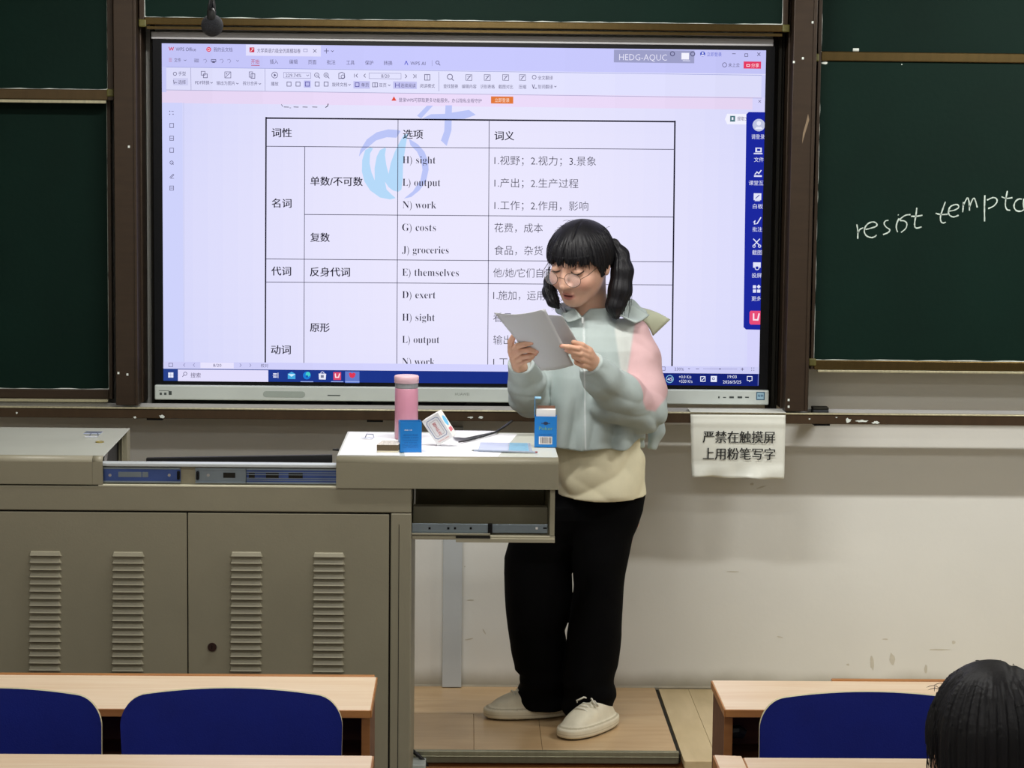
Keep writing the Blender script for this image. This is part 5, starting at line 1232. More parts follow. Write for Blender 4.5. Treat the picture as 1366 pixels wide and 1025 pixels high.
M_skin = mat('skin', (215, 172, 146), .5, noise=.02, scale=40, attr='col', spec=.35)
M_skin.node_tree.nodes['Principled BSDF'].inputs['Subsurface Weight'].default_value = .12
M_skin.node_tree.nodes['Principled BSDF'].inputs['Subsurface Radius'].default_value = (.01, .004, .002)
M_hair = mat('black_hair', (13, 12, 17), .5, noise=.35, scale=60, spec=.3, bump=.08, bscale=260, stretch=(1, 1, .12))
M_jack = mat('jacket_cloth', (186, 198, 194), .75, noise=.03, scale=30, attr='col', bump=.05, bscale=500)
M_shirt = mat('cream_shirt', (226, 218, 186), .85, noise=.03, scale=30, bump=.06, bscale=500)
M_trous = mat('black_trousers', (6, 6, 7), .9, noise=.15, scale=20, spec=.08)
M_shoe = mat('cream_shoe', (222, 214, 190), .6, noise=.06, scale=30, attr='col')
M_lace = mat('white_lace', (226, 222, 206), .7)

# ------------------------------------------------------------------- the reader
YH = -.53
person = None
hc = P(775, 345, YH)                     # skull centre
yaw_, pit_, rol_ = math.radians(-33), math.radians(21), math.radians(5)
# local axes: lx = her left side as seen on the right of the picture, lf = out of the face, lu = up
Rz = np.array(Matrix.Rotation(yaw_, 3, 'Z')); Rx = np.array(Matrix.Rotation(pit_, 3, 'X')); Ry = np.array(Matrix.Rotation(rol_, 3, 'Y'))
HM = Rz@Rx@Ry                            # columns: x (right of picture), y (back), z (up)
HS = 1.10
def hl(p): return ((p-hc)@HM)/HS         # to head frame: x right, y back (-y is the face), z up
def hw_(v): return hc+HM@(np.array(v)*HS)
def head_sdf(p):
    q = hl(p)
    d = ell(q, (0, .000, .016), (.073, .089, .080))
    d = smin(d, ell(q, (0, -.020, -.045), (.063, .070, .068)), .035)
    d = smin(d, ell(q, (0, -.060, -.094), (.026, .024, .020)), .03)
    for s in (-1, 1):
        d = smin(d, ell(q, (s*.038, -.062, -.035), (.026, .022, .024)), .02)       # cheeks
        d = smax(d, -ell(q, (s*.032, -.104, .002), (.021, .016, .013)), .016)      # sockets
        d = smin(d, ell(q, (s*.032, -.0775, -.001), (.0155, .0125, .0115)), .004)   # lidded eyes
        d = smin(d, ell(q, (s*.0765, .000, -.012), (.008, .017, .028)), .006)       # ears
        d = smax(d, -ell(q, (s*.0855, -.006, -.010), (.006, .009, .016)), .004)
        d = smin(d, ell(q, (s*.012, -.094, -.040), (.0075, .009, .0065)), .006)    # nostrils wings
    d = smin(d, chain(q, [(0, -.088, .010), (0, -.097, -.016), (0, -.107, -.036)], [.006, .0072, .0105], .01), .012)
    d = smin(d, ell(q, (0, -.088, -.066), (.0165, .0075, .0048)), .006)              # upper lip
    d = smin(d, ell(q, (0, -.085, -.080), (.0145, .0078, .0055)), .006)              # lower lip
    d = smax(d, -ell(q, (0, -.095, -.0725), (.0135, .010, .0026)), .003)           # parted mouth
    return d*HS
def head_col(V):
    q = hl(V); c = np.tile(L_((209, 165, 143)), (len(V), 1)); x, y, z = q.T
    front = sstep(-.03, -.05, y)
    for s in (-1, 1):
        c = mixc(c, (214, 140, 124), .35*np.exp(-(((x-s*.044)/.022)**2+((z+.040)/.020)**2))*front)
        ex = x-s*.032
        lash = np.exp(-((z-(-.0058+.35*ex*ex/.016))/.0021)**2)*(np.abs(ex) < .0165)*front
        c = mixc(c, (26, 18, 18), np.clip(lash*1.6, 0, 1))
        crease = np.exp(-((z-(.0085-.3*ex*ex/.016))/.0012)**2)*(np.abs(ex) < .015)*front
        c = mixc(c, (170, 124, 106), crease*.35)
        brow = np.exp(-((z-(.0240-.5*np.clip(np.abs(x)-.032, 0, 1)-.25*ex*ex/.02))/.0036)**2)*(np.abs(ex) < .022)*front
        c = mixc(c, (70, 52, 46), brow*.75)
    lips = np.clip(1.4-((x/.018)**2+((z+.073)/.0105)**2), 0, 1)*front*sstep(-.074, -.080, y)
    c = mixc(c, (184, 104, 98), np.clip(lips*1.5, 0, 1)*.75)
    inner = np.exp(-((z+.0725)/.0024)**2)*(np.abs(x) < .0135)*front
    c = mixc(c, (92, 32, 34), np.clip(inner*1.2, 0, 1))
    c = mixc(c, (150, 96, 82), .5*np.exp(-(((np.abs(x)-.007)/.004)**2+((z+.0455)/.003)**2))*front)
    return c
J = lambda px, py, y: P(px, py, y)
# hands: fingers as tapering bent chains closed on the paper
YPp = -.835
FR = [  # hand on the right of the picture
 ([(784, 470), (771, 465.5), (759, 463), (749, 461.8)], [YPp+.035, YPp-.004, YPp-.011, YPp-.010], [.0095, .0085, .0078, .0062]),
 ([(786, 477), (774, 472.5), (763, 469.5), (755, 467)], [YPp+.03, YPp-.012, YPp-.014, YPp-.010], [.0098, .0088, .0080, .0064]),
 ([(787, 484), (775, 479.5), (766, 476), (764, 471)], [YPp+.03, YPp-.018, YPp-.014, YPp-.004], [.0096, .0088, .0078, .0062]),
 ([(788, 490), (777, 487.5), (769, 484), (768, 478.5)], [YPp+.035, YPp-.014, YPp-.010, YPp-.002], [.0088, .0080, .0070, .0058]),
 ([(792, 482), (786, 468), (776, 461), (765, 457)], [YPp+.07, YPp+.05, YPp+.030, YPp+.018], [.013, .0115, .0098, .0075])]
FLh = [
 ([(684, 466), (691, 461.5), (700, 459.5), (709, 457.8)], [YPp+.035, YPp-.008, YPp-.012, YPp-.010], [.0095, .0086, .0078, .0062]),
 ([(684.5, 474), (694, 468.8), (706, 467), (716, 469.5)], [YPp+.03, YPp-.014, YPp-.016, YPp-.011], [.0098, .0088, .0082, .0066]),
 ([(687, 481), (696, 476.5), (706, 475), (714, 472.5)], [YPp+.03, YPp-.014, YPp-.016, YPp-.009], [.0096, .0086, .0078, .0062]),
 ([(690, 487), (698, 483), (706, 480), (711, 476)], [YPp+.035, YPp-.008, YPp-.012, YPp-.006], [.0088, .0078, .0068, .0056]),
 ([(690, 482), (682.5, 468), (681.5, 456), (686, 447)], [YPp+.07, YPp+.05, YPp+.032, YPp+.020], [.013, .0115, .0098, .0076])]
def ypap(py): return -.965+.135*(py-417)/75.
def fingers(F_):
    return [([J(a, b, y-YPp+ypap(b)) for (a, b), y in zip(pts, ys_)], rs) for pts, ys_, rs in F_]
FRw, FLw = fingers(FR), fingers(FLh)
wrR, elR, shR = J(797, 490, YPp+.085), J(858, 545, -.56), J(848, 447, -.47)
wrL, elL, shL = J(697, 496, YPp+.09), J(706, 532, -.56), J(722, 447, -.47)
def hand_sdf(p, F_, wr):
    d = None
    for pts, rs in F_:
        c_ = chain(p, pts, rs, .002); d = c_ if d is None else smin(d, c_, .0025)
    roots = [F_[i][0][0] for i in range(4)]
    pal = None
    for i, r_ in enumerate(roots):
        s_ = seg(p, r_, wr+(r_-wr)*.12, .0115, .017); pal = s_ if pal is None else smin(pal, s_, .012)
    pal = smin(pal, seg(p, F_[4][0][0], wr, .015, .018), .012)
    return smin(d, pal, .008)
nk0, nk1 = hw_((0, .030, -.050)), J(786, 428, -.455)
def body_sdf(p):
    d = head_sdf(p)
    d = smin(d, seg(p, nk0, nk1, .052, .056), .022)
    tor = loft(p, *TZ)
    d = smin(d, tor, .03)
    for sh, el, wr, F_ in ((shR, elR, wrR, FRw), (shL, elL, wrL, FLw)):
        d = smin(d, seg(p, sh, el, .036, .030), .02); d = smin(d, seg(p, el, wr, .030, .022), .02)
        d = smin(d, hand_sdf(p, F_, wr), .008)
    for kn, an in (((J(805, 800, -.46)), J(790, 945, -.47)), ((J(716, 800, -.40)), J(716, 930, -.36))):
        hp_ = J(822, 690, -.44) if kn[0] > J(760, 800, -.4)[0] else J(745, 690, -.42)
        d = smin(d, seg(p, hp_, kn, .065, .045), .03); d = smin(d, seg(p, kn, an, .045, .032), .02)
    return d
zz = [Z(790, y, -.46) for y in (700, 655, 600, 540, 480, 440, 425)]
TZ = (zz, [X(x, 600, -.46) for x in (800, 800, 792, 788, 786, 786, 786)], [-.43, -.43, -.44, -.45, -.45, -.45, -.45], [.12, .115, .105, .11, .125, .12, .06], [.09, .085, .08, .085, .09, .07, .05])
def body_col(V):
    c = head_col(V); px, py = to_px(V)
    hand = (V[:, 1] < YPp+.10) & (V[:, 2] < Z(780, 440, YPp))
    c[hand] = L_((212, 166, 140))
    # nails and knuckle tone
    for F_ in (FRw, FLw):
        for pts, rs in F_[:4]:
            dd = np.linalg.norm(V-(pts[3]+np.array((0, -.006, .001))), axis=1); w_ = np.clip(1-dd/.0058, 0, 1)*2
            c = mixc(c, (232, 170, 156), np.clip(w_, 0, 1)*.7)
            for kq in (1, 2):
                dd = np.linalg.norm(V-pts[kq], axis=1); c = mixc(c, (190, 130, 106), .25*np.clip(1-dd/.012, 0, 1))
    return c
bz0, bz1 = 0.03, Z(775, 288, YH)
person = surface(body_sdf, (X(668, 600, -.5), -.97, .04), (X(890, 600, -.5), -.28, Z(775, 286, YH)), .0024, 'person', None, M_skin, body_col)
tag(person, 'woman with ponytails and round glasses standing beside the podium reading papers, in a pastel jacket', 'person')

# hair: shell over the skull with a fringe, strands grooved along the head
def hair_sdf(p):
    q = hl(p); x, y, z = q.T
    az = np.arctan2(x, -y)                                   # 0 at the face
    d = ell(q, (0, .002, .014), (.0875, .103, .0925))
    inn = ell(q, (0, .000, .012), (.071, .087, .077))
    # strand relief
    g = .0016*np.sin(az*46+3*np.sin(az*5)+z*16)+.0011*np.sin(az*97+z*22)+.0012*np.sin(az*21+1.3)
    g = g*sstep(.095, .055, z)
    # middle parting groove of the crown, a pale line towards the front
    part = np.exp(-((x-.012+.12*(y+.04))/.004)**2)*sstep(.02, -.02, y)*sstep(.075, .09, z)
    d = d+g+.004*part
    # lower limit of the hair by direction: fringe at the brow, down beside the ears, nape behind
    a = np.abs(az); fr0 = .026; saw = .0055*np.sin(az*17+.6)+.004*np.sin(az*31+1)+.0025*np.sin(az*57)
    lim = np.where(a < .92, fr0+saw-.014*(a/.92)**2, np.where(a < 1.35, fr0-.014-.050*sstep(.92, 1.35, a)+saw*.5, np.where(a < 1.75, -.042+.03*sstep(1.35, 1.75, a)-.0*a, -.020-.045*sstep(1.75, 2.6, a))))
    cut = (lim-z)*.75
    d = smax(d, cut, .006)
    d = smax(d, -inn, .004)
    return d*HS*.9
hair = surface(hair_sdf, hc-.16, hc+.17, .0019, 'hair', person, M_hair)
tieR, tieL = hw_((.094, .052, .018)), hw_((-.090, .050, -.002))
tieR = J(809, 326, YH+.01); tieL = J(741, 366, YH+.06)
def tail_sdf(pts, rs, seed):
    pts = [np.array(a) for a in pts]
    def f(p):
        d = chain(p, pts, rs, .012)
        # strands run along the tail: relief in the angle about the tail axis
        zc = p[:, 2]; cx = np.interp(-zc, [-a[2] for a in pts], [a[0] for a in pts]); cy = np.interp(-zc, [-a[2] for a in pts], [a[1] for a in pts])
        an = np.arctan2(p[:, 0]-cx, p[:, 1]-cy)
        return d+.0009*np.sin(an*9+seed)+.0006*np.sin(an*23+1)
    return f
tp = [tieR, J(819, 325.5, YH+.012), J(828, 340, YH+.012), J(830, 362, YH+.0), J(827, 388, YH-.01), J(821, 408, YH-.015), J(822, 421, YH-.01)]
tr_ = [.008, .014, .023, .032, .034, .028, .012]
lo = np.min(tp, 0)-.045; hi = np.max(tp, 0)+.045
surface(tail_sdf(tp, tr_, 1), lo, hi, .0022, 'ponytail', person, M_hair)
tp2 = [tieL, J(734, 376, YH+.05), J(733, 390, YH+.03), J(738, 402, YH+.01), J(745, 411, YH+.0)]
lo = np.min(tp2, 0)-.04; hi = np.max(tp2, 0)+.04
surface(tail_sdf(tp2, [.014, .017, .020, .017, .004], 2), lo, hi, .0022, 'ponytail', person, M_hair)
# scrunchie
def scr(p):
    c = J(810.5, 327, YH+.005); q = p-c; t = np.arctan2(q[:, 2], q[:, 1]); r_ = np.sqrt(q[:, 1]**2+q[:, 2]**2)
    return np.sqrt((r_-.0155)**2+q[:, 0]**2)-(.0068+.0016*np.sin(t*9))
c = J(810.5, 327, YH+.005)
surface(scr, c-.03, c+.03, .0014, 'hair_tie', person, mat('peach_scrunchie', (212, 150, 132), .8, noise=.2, scale=120))
# fly-away strands
fw = MB(); rs_ = random.Random(11)
def strand(p0, p1, p2, r=.00045):
    pts = [np.array(p0)*(1-t)**2+2*np.array(p1)*t*(1-t)+np.array(p2)*t*t for t in [i/7 for i in range(8)]]; fw.tube(pts, [r]*7+[r*.3], 4)
for i in range(16):
    a = rs_.uniform(-1.0, 1.0); b_ = hw_((.075*math.sin(a), rs_.uniform(-.03, .05), .103-.025*abs(a)**2))
    u = np.array((rs_.uniform(-.02, .02), rs_.uniform(-.01, .01), rs_.uniform(.002, .010))); strand(b_-u*.4, b_+u*.6+np.array((.004, 0, .004)), b_+u+np.array((rs_.uniform(-.02, .02), 0, -.004)))
for i in range(22):
    t = rs_.uniform(.3, .9); a = np.array(J(822+rs_.uniform(-4, 14), 345, YH)); e_ = np.array(J(828+rs_.uniform(-12, 12)+3, 414+rs_.uniform(-8, 12), YH-.015)); strand(a, (a+e_)/2+np.array((rs_.uniform(.012, .034), rs_.uniform(-.03, .01), 0)), e_, .0006)
for i in range(26):
    a = np.array(J(731+rs_.uniform(-3, 4), 352+rs_.uniform(0, 20), YH+.03)); e_ = np.array(J(744+rs_.uniform(-12, 10), 408+rs_.uniform(-10, 10), YH-.01)); strand(a, (a+e_)/2+np.array((rs_.uniform(-.030, -.004), rs_.uniform(-.01, .01), 0)), e_, .0006)
for i in range(60):   # fringe tips
    a = rs_.uniform(-1.0, 1.0); p0 = hw_((.084*math.sin(a), .002-.099*math.cos(a), .045)); p1 = hw_((.089*math.sin(a), .002-.105*math.cos(a), .025)); p2 = hw_((.085*math.sin(a+rs_.uniform(-.06, .06)), .002-.102*math.cos(a), .026-.012*a*a-rs_.uniform(.002, .016))); strand(p0, p1, p2, .0007)
fo = fw.build('loose_hair', M_hair, person, smooth=True); fo['kind'] = 'stuff'
# glasses
gl = MB(); gm_ = mat('gold_wire', (92, 78, 66), .3, metal=.8)
lens = []
for s in (-1, 1):
    rng_ = []
    for i in range(29):
        a = 2*math.pi*i/28; cx = s*.0335+.0228*math.cos(a); rng_.append(hw_((cx, -.1145+.25*max(0, abs(cx)-.03)+.10*0, -.0115+.0205*math.sin(a))))
    gl.tube(rng_, .00085, 6, caps=False); lens.append(rng_[:-1])
    gl.tube([hw_((s*.0558, -.108, -.008)), hw_((s*.068, -.085, -.004)), hw_((s*.081, .005, .008))], .0010, 6)
gl.tube([hw_((-.0112, -.1145, -.010)), hw_((-.004, -.117, -.007)), hw_((.004, -.117, -.007)), hw_((.0112, -.1145, -.010))], .0010, 6)
gf = gl.build('glasses_frame', gm_, person, smooth=True)
lm_ = bpy.data.materials.new('spectacle_lens'); lm_.use_nodes = True; b_ = lm_.node_tree.nodes['Principled BSDF']; b_.inputs['Base Color'].default_value = (.9, .92, 1, 1); b_.inputs['Roughness'].default_value = .03; b_.inputs['Alpha'].default_value = .16; b_.inputs['Specular IOR Level'].default_value = .9
for r_ in lens: MB().add(r_, [tuple(range(28))]).build('lens', lm_, gf)

# ------------------------------------------------------------------- trousers
YLr, YLl = -.47, -.40
def leg_rows(rows, y):
    rows = sorted(rows, key=lambda r: -r[0]); zs, cx, rx = [], [], []
    for (py, xl_, xr_) in rows:
        a, b = P(xl_, py, y), P(xr_, py, y); zs.append((a[2]+b[2])/2); cx.append((a[0]+b[0])/2); rx.append((b[0]-a[0])/2)
    return zs, cx, rx
rR = leg_rows([(660, 752, 862), (682, 752, 860), (703, 754, 853), (717, 757, 846), (745, 760, 840), (766, 764, 835.5), (783, 766, 833), (801, 765, 831), (820, 763, 829.5), (847, 758, 828), (870, 756, 825), (889, 754, 822.6), (912, 752, 818.4), (928, 750.5, 821.6), (944, 751, 818), (956, 757, 813), (962, 764, 808)], YLr)
rL = leg_rows([(672, 700, 800), (700, 686, 790), (725, 677, 778), (745, 671.6, 768), (765, 671.2, 763.4), (790, 673, 763), (815, 676, 761), (841, 678.5, 752.5), (861, 682, 756), (880, 684.3, 757), (894, 686.5, 757), (901, 694, 757), (914, 695, 757), (924, 687.5, 757), (934, 687, 756), (944, 696, 754), (949, 712, 750)], YLl)
def trousers_sdf(p):
    n = len(rR[0]); m_ = len(rL[0])
    cyR = [np.interp(z, [0, .5, .62], [-.475, -.455, -.44]) for z in rR[0]]; cyL = [np.interp(z, [0, .5, .62], [-.37, -.40, -.43]) for z in rL[0]]
    ryR = [.088 if z < .1 else .10 for z in rR[0]]; ryL = [.085 if z < .1 else .095 for z in rL[0]]
    d = loft(p, rR[0], rR[1], cyR, rR[2], ryR, power=2.3); d = smin(d, loft(p, rL[0], rL[1], cyL, rL[2], ryL, power=2.3), .006)
    hipz = [Z(790, y, -.45) for y in (720, 690, 655, 640)]
    hip = loft(p, hipz, [X(x, 690, -.45) for x in (778, 782, 799, 802)], [-.43]*4, [.13, .145, .138, .13], [.06, .105, .105, .1])
    d = smin(d, hip, .03)
    f = sstep(.75, .1, p[:, 2])
    d = d+.0035*np.sin(p[:, 0]*34+2.5*np.sin(p[:, 2]*7)+3)*sstep(.06, .2, p[:, 2])*.8+f*.002*wob(p, 38, 1.0)
    d = d+.0045*np.sin(p[:, 2]*70+3*np.sin(p[:, 0]*12))*sstep(.22, .06, p[:, 2])
    return d*.85
surface(trousers_sdf, (X(664, 800, -.4), -.62, .03), (X(872, 700, -.47), -.26, Z(800, 640, -.45)+.02), .004, 'trousers', person, M_trous)
# ------------------------------------------------------------------- shirt
def shirt_sdf(p):
    zs = [Z(800, y, -.45) for y in (668, 655, 630, 600, 560, 500)]
    d = loft(p, zs, [X(x, 640, -.45) for x in (803.5, 803, 801, 797, 792, 790)], [-.45]*6, [X(863, 640, -.45)-X(803, 640, -.45)+q for q in (.0, .0, -.001, -.005, -.02, -.03)], [.125, .125, .122, .118, .11, .1])
    # drapes: diagonal folds from the side seam
    u = (p[:, 0]-X(745, 640, -.45)); v = p[:, 2]-zs[0]
    wn = wob(p, 24, 2.2); d = d+.0062*fold(v*40-u*26+2.4*wn)*sstep(.0, .03, v)+.0022*fold(v*30+u*44+2.4*wn)
    hem = zs[1]-.016+.012*np.cos(p[:, 0]*20)*0+.008*np.abs((p[:, 0]-X(803, 640, -.45))/.13)**2
    return np.maximum(d, hem-p[:, 2])*.85
surface(shirt_sdf, (X(728, 660, -.45), -.62, Z(800, 672, -.45)), (X(875, 600, -.45), -.29, Z(800, 500, -.45)), .0034, 'shirt', person, M_shirt)
# ------------------------------------------------------------------- jacket
YJ = -.47
jz = [Z(790, y, YJ) for y in (618, 600, 570, 540, 500, 465, 447, 436, 427, 420, 414)]
jx = [X(x, 520, YJ) for x in (789, 789, 789, 788, 787, 787, 787, 787, 787, 786, 785)]
jr = [(X(x, 520, YJ)-X(787, 520, YJ)) for x in (866, 864, 861, 857, 856, 854, 848, 838, 828, 816, 810)]
jy = [-.45, -.45, -.455, -.46, -.465, -.465, -.46, -.455, -.455, -.455, -.455]
jd = [.150, .148, .142, .135, .128, .118, .105, .095, .082, .07, .064]
cuR, cuL = J(788, 487, YPp+.062), J(696, 487, YPp+.066)
def sleeve(p, side):
    if side > 0:
        d = chain(p, [J(842, 448, -.46), J(853, 480, -.48), J(858, 520, -.51), J(858, 548, -.54)], [.058, .058, .064, .066], .03)
        d = smin(d, chain(p, [J(856, 545, -.55), J(826, 527, -.64), J(800, 503, -.735), cuR], [.064, .060, .046, .036], .03), .022)
        d = smin(d, ell(p, J(822, 545, -.60), (.080, .060, .042)), .03)               # sagging cloth under the forearm
    else:
        d = chain(p, [J(726, 448, -.46), J(712, 475, -.48), J(706, 510, -.52), J(706, 528, -.56)], [.055, .056, .056, .054], .03)
        d = smin(d, chain(p, [J(706, 528, -.57), J(703, 512, -.66), cuL], [.054, .050, .037], .03), .02)
        d = smin(d, ell(p, J(708, 532, -.55), (.050, .055, .045)), .02)
    return d
vx = X(777, 420, -.53)
def neck_open(p):
    """V opening at the front of the collar"""
    z0 = Z(777, 423, -.54); w_ = np.maximum((p[:, 2]-z0)*1.05, -1)
    return np.maximum(np.maximum(np.abs(p[:, 0]-vx-.25*(p[:, 2]-z0)*0)-w_*.9, p[:, 1]+.475), z0-p[:, 2])
def jacket_sdf(p):
    d = loft(p, jz, jx, jy, jr, jd)
    x, y, z = p.T
    front = sstep(-.44, -.52, y)
    # hanging pleats on the front
    u = x-X(787, 520, YJ); dn = sstep(jz[6], jz[1], z)
    d = d+dn*(.0125*fold(u*58+1.9*np.sin(z*9)+.8)+.0065*fold(u*104-z*9+2+wob(p, 14, 2)))
    d = d+.003*sstep(0, 1, np.exp(-((u+.022)/.004)**2))*1.0                              # zip line valley
    for s in (1, -1):
        a = sleeve(p, s); cr = 1 if s > 0 else -1
        wn = wob(p, 26, 1.3+s); a = a+.0055*fold(z*46+u*cr*30+2.6*wn)*sstep(-.44, -.56, y)*(.55+.45*wob(p, 19, 4))+.0022*fold(z*88+u*cr*20+3*wn)*sstep(-.50, -.60, y)+.0026*wob(p, 58, s)
        d = smin(d, a, .016)
    # rear flap at the right, hanging lower
    d = smin(d, chain(p, [J(874, 545, -.40), J(876, 575, -.40), J(868, 606, -.41)], [.026, .022, .010], .02), .03)
    # crop the hem: front level, rising to the right side
    hem = Z(780, 600, -.58)+.028*np.exp(-((x-X(852, 590, -.5))/.030)**2)*sstep(-.40, -.48, y)+.004*np.sin(u*45)
    hem = np.where(y > -.43, hem-.022, hem)
    d = smax(d, hem-z, .004)
    # collar stand around the neck
    q = p-nk1; r_ = np.sqrt((q[:, 0]*.95)**2+(q[:, 1])**2)
    col_ = np.maximum(np.abs(r_-.064)-.0065, np.abs(z-(Z(786, 421, YJ)))-.024)
    d = smin(d, col_, .014)
    d = smax(d, -(np.maximum(r_-.056, Z(786, 431, YJ)-z)), .006)
    d = smax(d, -neck_open(p), .004)
    # cuff openings
    for c_, dr in ((cuR, cuR-J(800, 503, -.735)), (cuL, cuL-J(703, 512, -.66))):
        n_ = dr/np.linalg.norm(dr); t = (p-c_)@n_; near_ = np.linalg.norm(p-c_, axis=1) < .075
        d = np.where(near_, smax(d, t-.010, .003), d)
        d = np.where(near_, smax(d, -smax(seg(p, c_-n_*.02, c_+n_*.05, .027, .027), -(t+.004), .002), .003), d)
    return d*.82
pinkp = [(848, 424), (900, 424), (900, 500), (888, 532), (874, 549), (862, 547), (848, 512), (836, 503), (841, 470)]
palep = [(826, 420), (848, 424), (841, 470), (836, 503), (829, 500), (820, 440)]
def jacket_col(V):
    px, py = to_px(V); c = np.tile(L_((170, 182, 180)), (len(V), 1))
    ok = V[:, 1] > -.66
    def cover(poly): return sum(inpoly(px+dx, py+dy, poly).astype(float) for dx in (-1.2, -.4, .4, 1.2) for dy in (-1.2, 0, 1.2))/12*ok
    c = mixc(c, (198, 203, 199), cover(palep)); c = mixc(c, (206, 170, 172), cover(pinkp))
    zl = np.exp(-((px-(778.5+(py-430)*.016))/.8)**2)*((V[:, 1] < -.5) & (py > 424) & (py < 600)); c = mixc(c, (216, 222, 222), zl)
    return c
surface(jacket_sdf, (X(664, 520, -.6), -.86, Z(800, 622, YJ)), (X(905, 520, -.4), -.26, Z(800, 398, YJ)), .0034, 'jacket', person, M_jack, jacket_col)
# zip pull
c = J(777, 427, -.548); MB().box(c[0]-.003, c[0]+.003, c[1]-.003, c[1]+.003, c[2]-.010, c[2]+.008).build('zip_pull', mat('zip_white', (226, 230, 230), .4), person, bevel=.001)
# hood: cape-like collar on the shoulder with a pointed wing
def hood_sdf(p):
    d = chain(p, [J(752, 419, -.50), J(748, 412, -.42), J(768, 405, -.36), J(800, 403, -.345), J(828, 407, -.38), J(840, 411, -.43), J(844, 416, -.47)], [.008, .014, .020, .024, .024, .020, .012], .02)
    # front lapel lying on the right shoulder
    d = smin(d, chain(p, [J(840, 408, -.44), J(857, 418, -.45), J(858, 424, -.48)], [.018, .009, .006], .02), .016)
    return d+.002*wob(p, 60, 3)
lo = np.array((X(735, 410, -.45), -.60, Z(800, 438, -.5))); hi = np.array((X(875, 410, -.45), -.30, Z(800, 385, -.4)))
hood_ = surface(hood_sdf, lo, hi, .0028, 'hood', person, mat('hood_cloth', (174, 186, 183), .75, noise=.03, scale=30))
def patch(name, corners, m, parent, bulge=.0, thick=.003, nn=10):
    """four 3d corners (tl, tr, br, bl) as a bowed thick cloth"""
    a, b, c_, d_ = [np.array(q) for q in corners]; vs = []
    nrm = np.cross(b-a, d_-a); nrm /= np.linalg.norm(nrm)+1e-9
    for j in range(nn+1):
        for i in range(nn+1):
            u, v = i/nn, j/nn; vs.append((a*(1-u)+b*u)*(1-v)+(d_*(1-u)+c_*u)*v+nrm*bulge*math.sin(math.pi*u)*math.sin(math.pi*(.15+.7*v)))
    o = MB().add(vs, [(j*(nn+1)+i, j*(nn+1)+i+1, (j+1)*(nn+1)+i+1, (j+1)*(nn+1)+i) for j in range(nn) for i in range(nn)]).build(name, m, parent, smooth=True)
    s_ = o.modifiers.new('t', 'SOLIDIFY'); s_.thickness = thick; s_.offset = 0; return o
patch('hood_wing', [J(852, 410, -.42), J(894, 426.5, -.40), J(871, 448, -.43), J(856, 426, -.47)], mat('hood_lining', (176, 180, 156), .8, noise=.03), person, bulge=-.012)
patch('hood_lapel', [J(812, 413, -.555), J(838, 403, -.47), J(866, 421, -.475), J(848, 431, -.545)], mat('hood_cloth', (174, 186, 183)), person, bulge=.012, thick=.005)
patch('hood_lapel', [J(748, 420, -.50), J(766, 412, -.535), J(776, 424, -.57), J(757, 430, -.545)], mat('hood_cloth', (174, 186, 183)), person, bulge=.006, thick=.004)
# ------------------------------------------------------------------- shoes
def shoe(cx, cy, ang, L=.268, Wd=.104, nm='shoe'):
    c, s = math.cos(ang), math.sin(ang)
    def loc(p):
        x = p[:, 0]-cx; y = p[:, 1]-cy; return np.stack([x*c+y*s, -x*s+y*c, p[:, 2]], -1)   # local x = towards the toe
    def outl(q, grow=0.0):
        x = q[:, 0]; w_ = Wd/2*(.86+.16*np.sin(np.clip(x/L+.35, -.5, 1)*2.6)); k = np.sqrt(np.abs(x/(L/2+grow))**2.6+np.abs(q[:, 1]/(w_+grow))**2.6+1e-9); return (np.power(k, 1/1.3)-1)*.045
    def f(p):
        q = loc(p); x, y, z = q.T
        sole = smax(outl(q, .005), np.abs(z-.020)-.018, .012)
        top = np.interp(x, [-.13, -.10, -.06, -.02, .03, .07, .10, .13], [.070, .090, .098, .094, .084, .074, .066, .048])
        up = smax(outl(q, -.003)+np.clip(z-.03, 0, 1)*.24, z-top, .03)
        up = smax(up, .02-z, .003)
        d = smin(sole, up, .004)
        return smax(d, -ell(q, (-.065, 0, .108), (.045, .030, .035)), .006)
    def cl(V):
        q = loc(V); c_ = np.tile(L_((224, 217, 194)), (len(V), 1)); z = q[:, 2]
        c_[(z < .0055)] = L_((70, 62, 52)); c_[(z > .034) & (z < .0375)] = L_((186, 176, 150)); c_[(z > .017) & (z < .0195)] = L_((196, 186, 160)); return c_
    lo = np.array((cx-.16, cy-.16, -.004)); hi = np.array((cx+.16, cy+.16, .125))
    o = surface(f, lo, hi, .0025, nm, person, M_shoe, cl)
    def wl(x, y, z): return (cx+x*c-y*s, cy+x*s+y*c, z)
    for i, xx in enumerate((.045, .028, .011, -.006)):
        zt2 = float(np.interp(xx, [-.06, -.02, .03, .07], [.098, .094, .084, .074]))-.001
        MB().tube([wl(xx, -.026, zt2-.010), wl(xx+.004, -.012, zt2+.001), wl(xx+.003, .012, zt2+.001), wl(xx-.001, .026, zt2-.010)], .0034, 6).build('lace', M_lace, o, smooth=True)
    for s_ in (-1, 1):
        a = wl(-.008, 0, .099); MB().tube([a, wl(.010, s_*.014, .105), wl(.022, s_*.032, .094), wl(.012, s_*.038, .086), wl(.0, s_*.018, .097)], .0030, 6).build('bow_loop', M_lace, o, smooth=True)
    return o
toe = PZ(768, 987, 0); 
shoe(float(PZ(786, 977, 0)[0]), float(PZ(786, 976, 0)[1])+.0, math.atan2(-.80, -.60))
shoe(float(PZ(704, 958, 0)[0]), float(PZ(704, 956, 0)[1]), math.atan2(-.18, -.98))

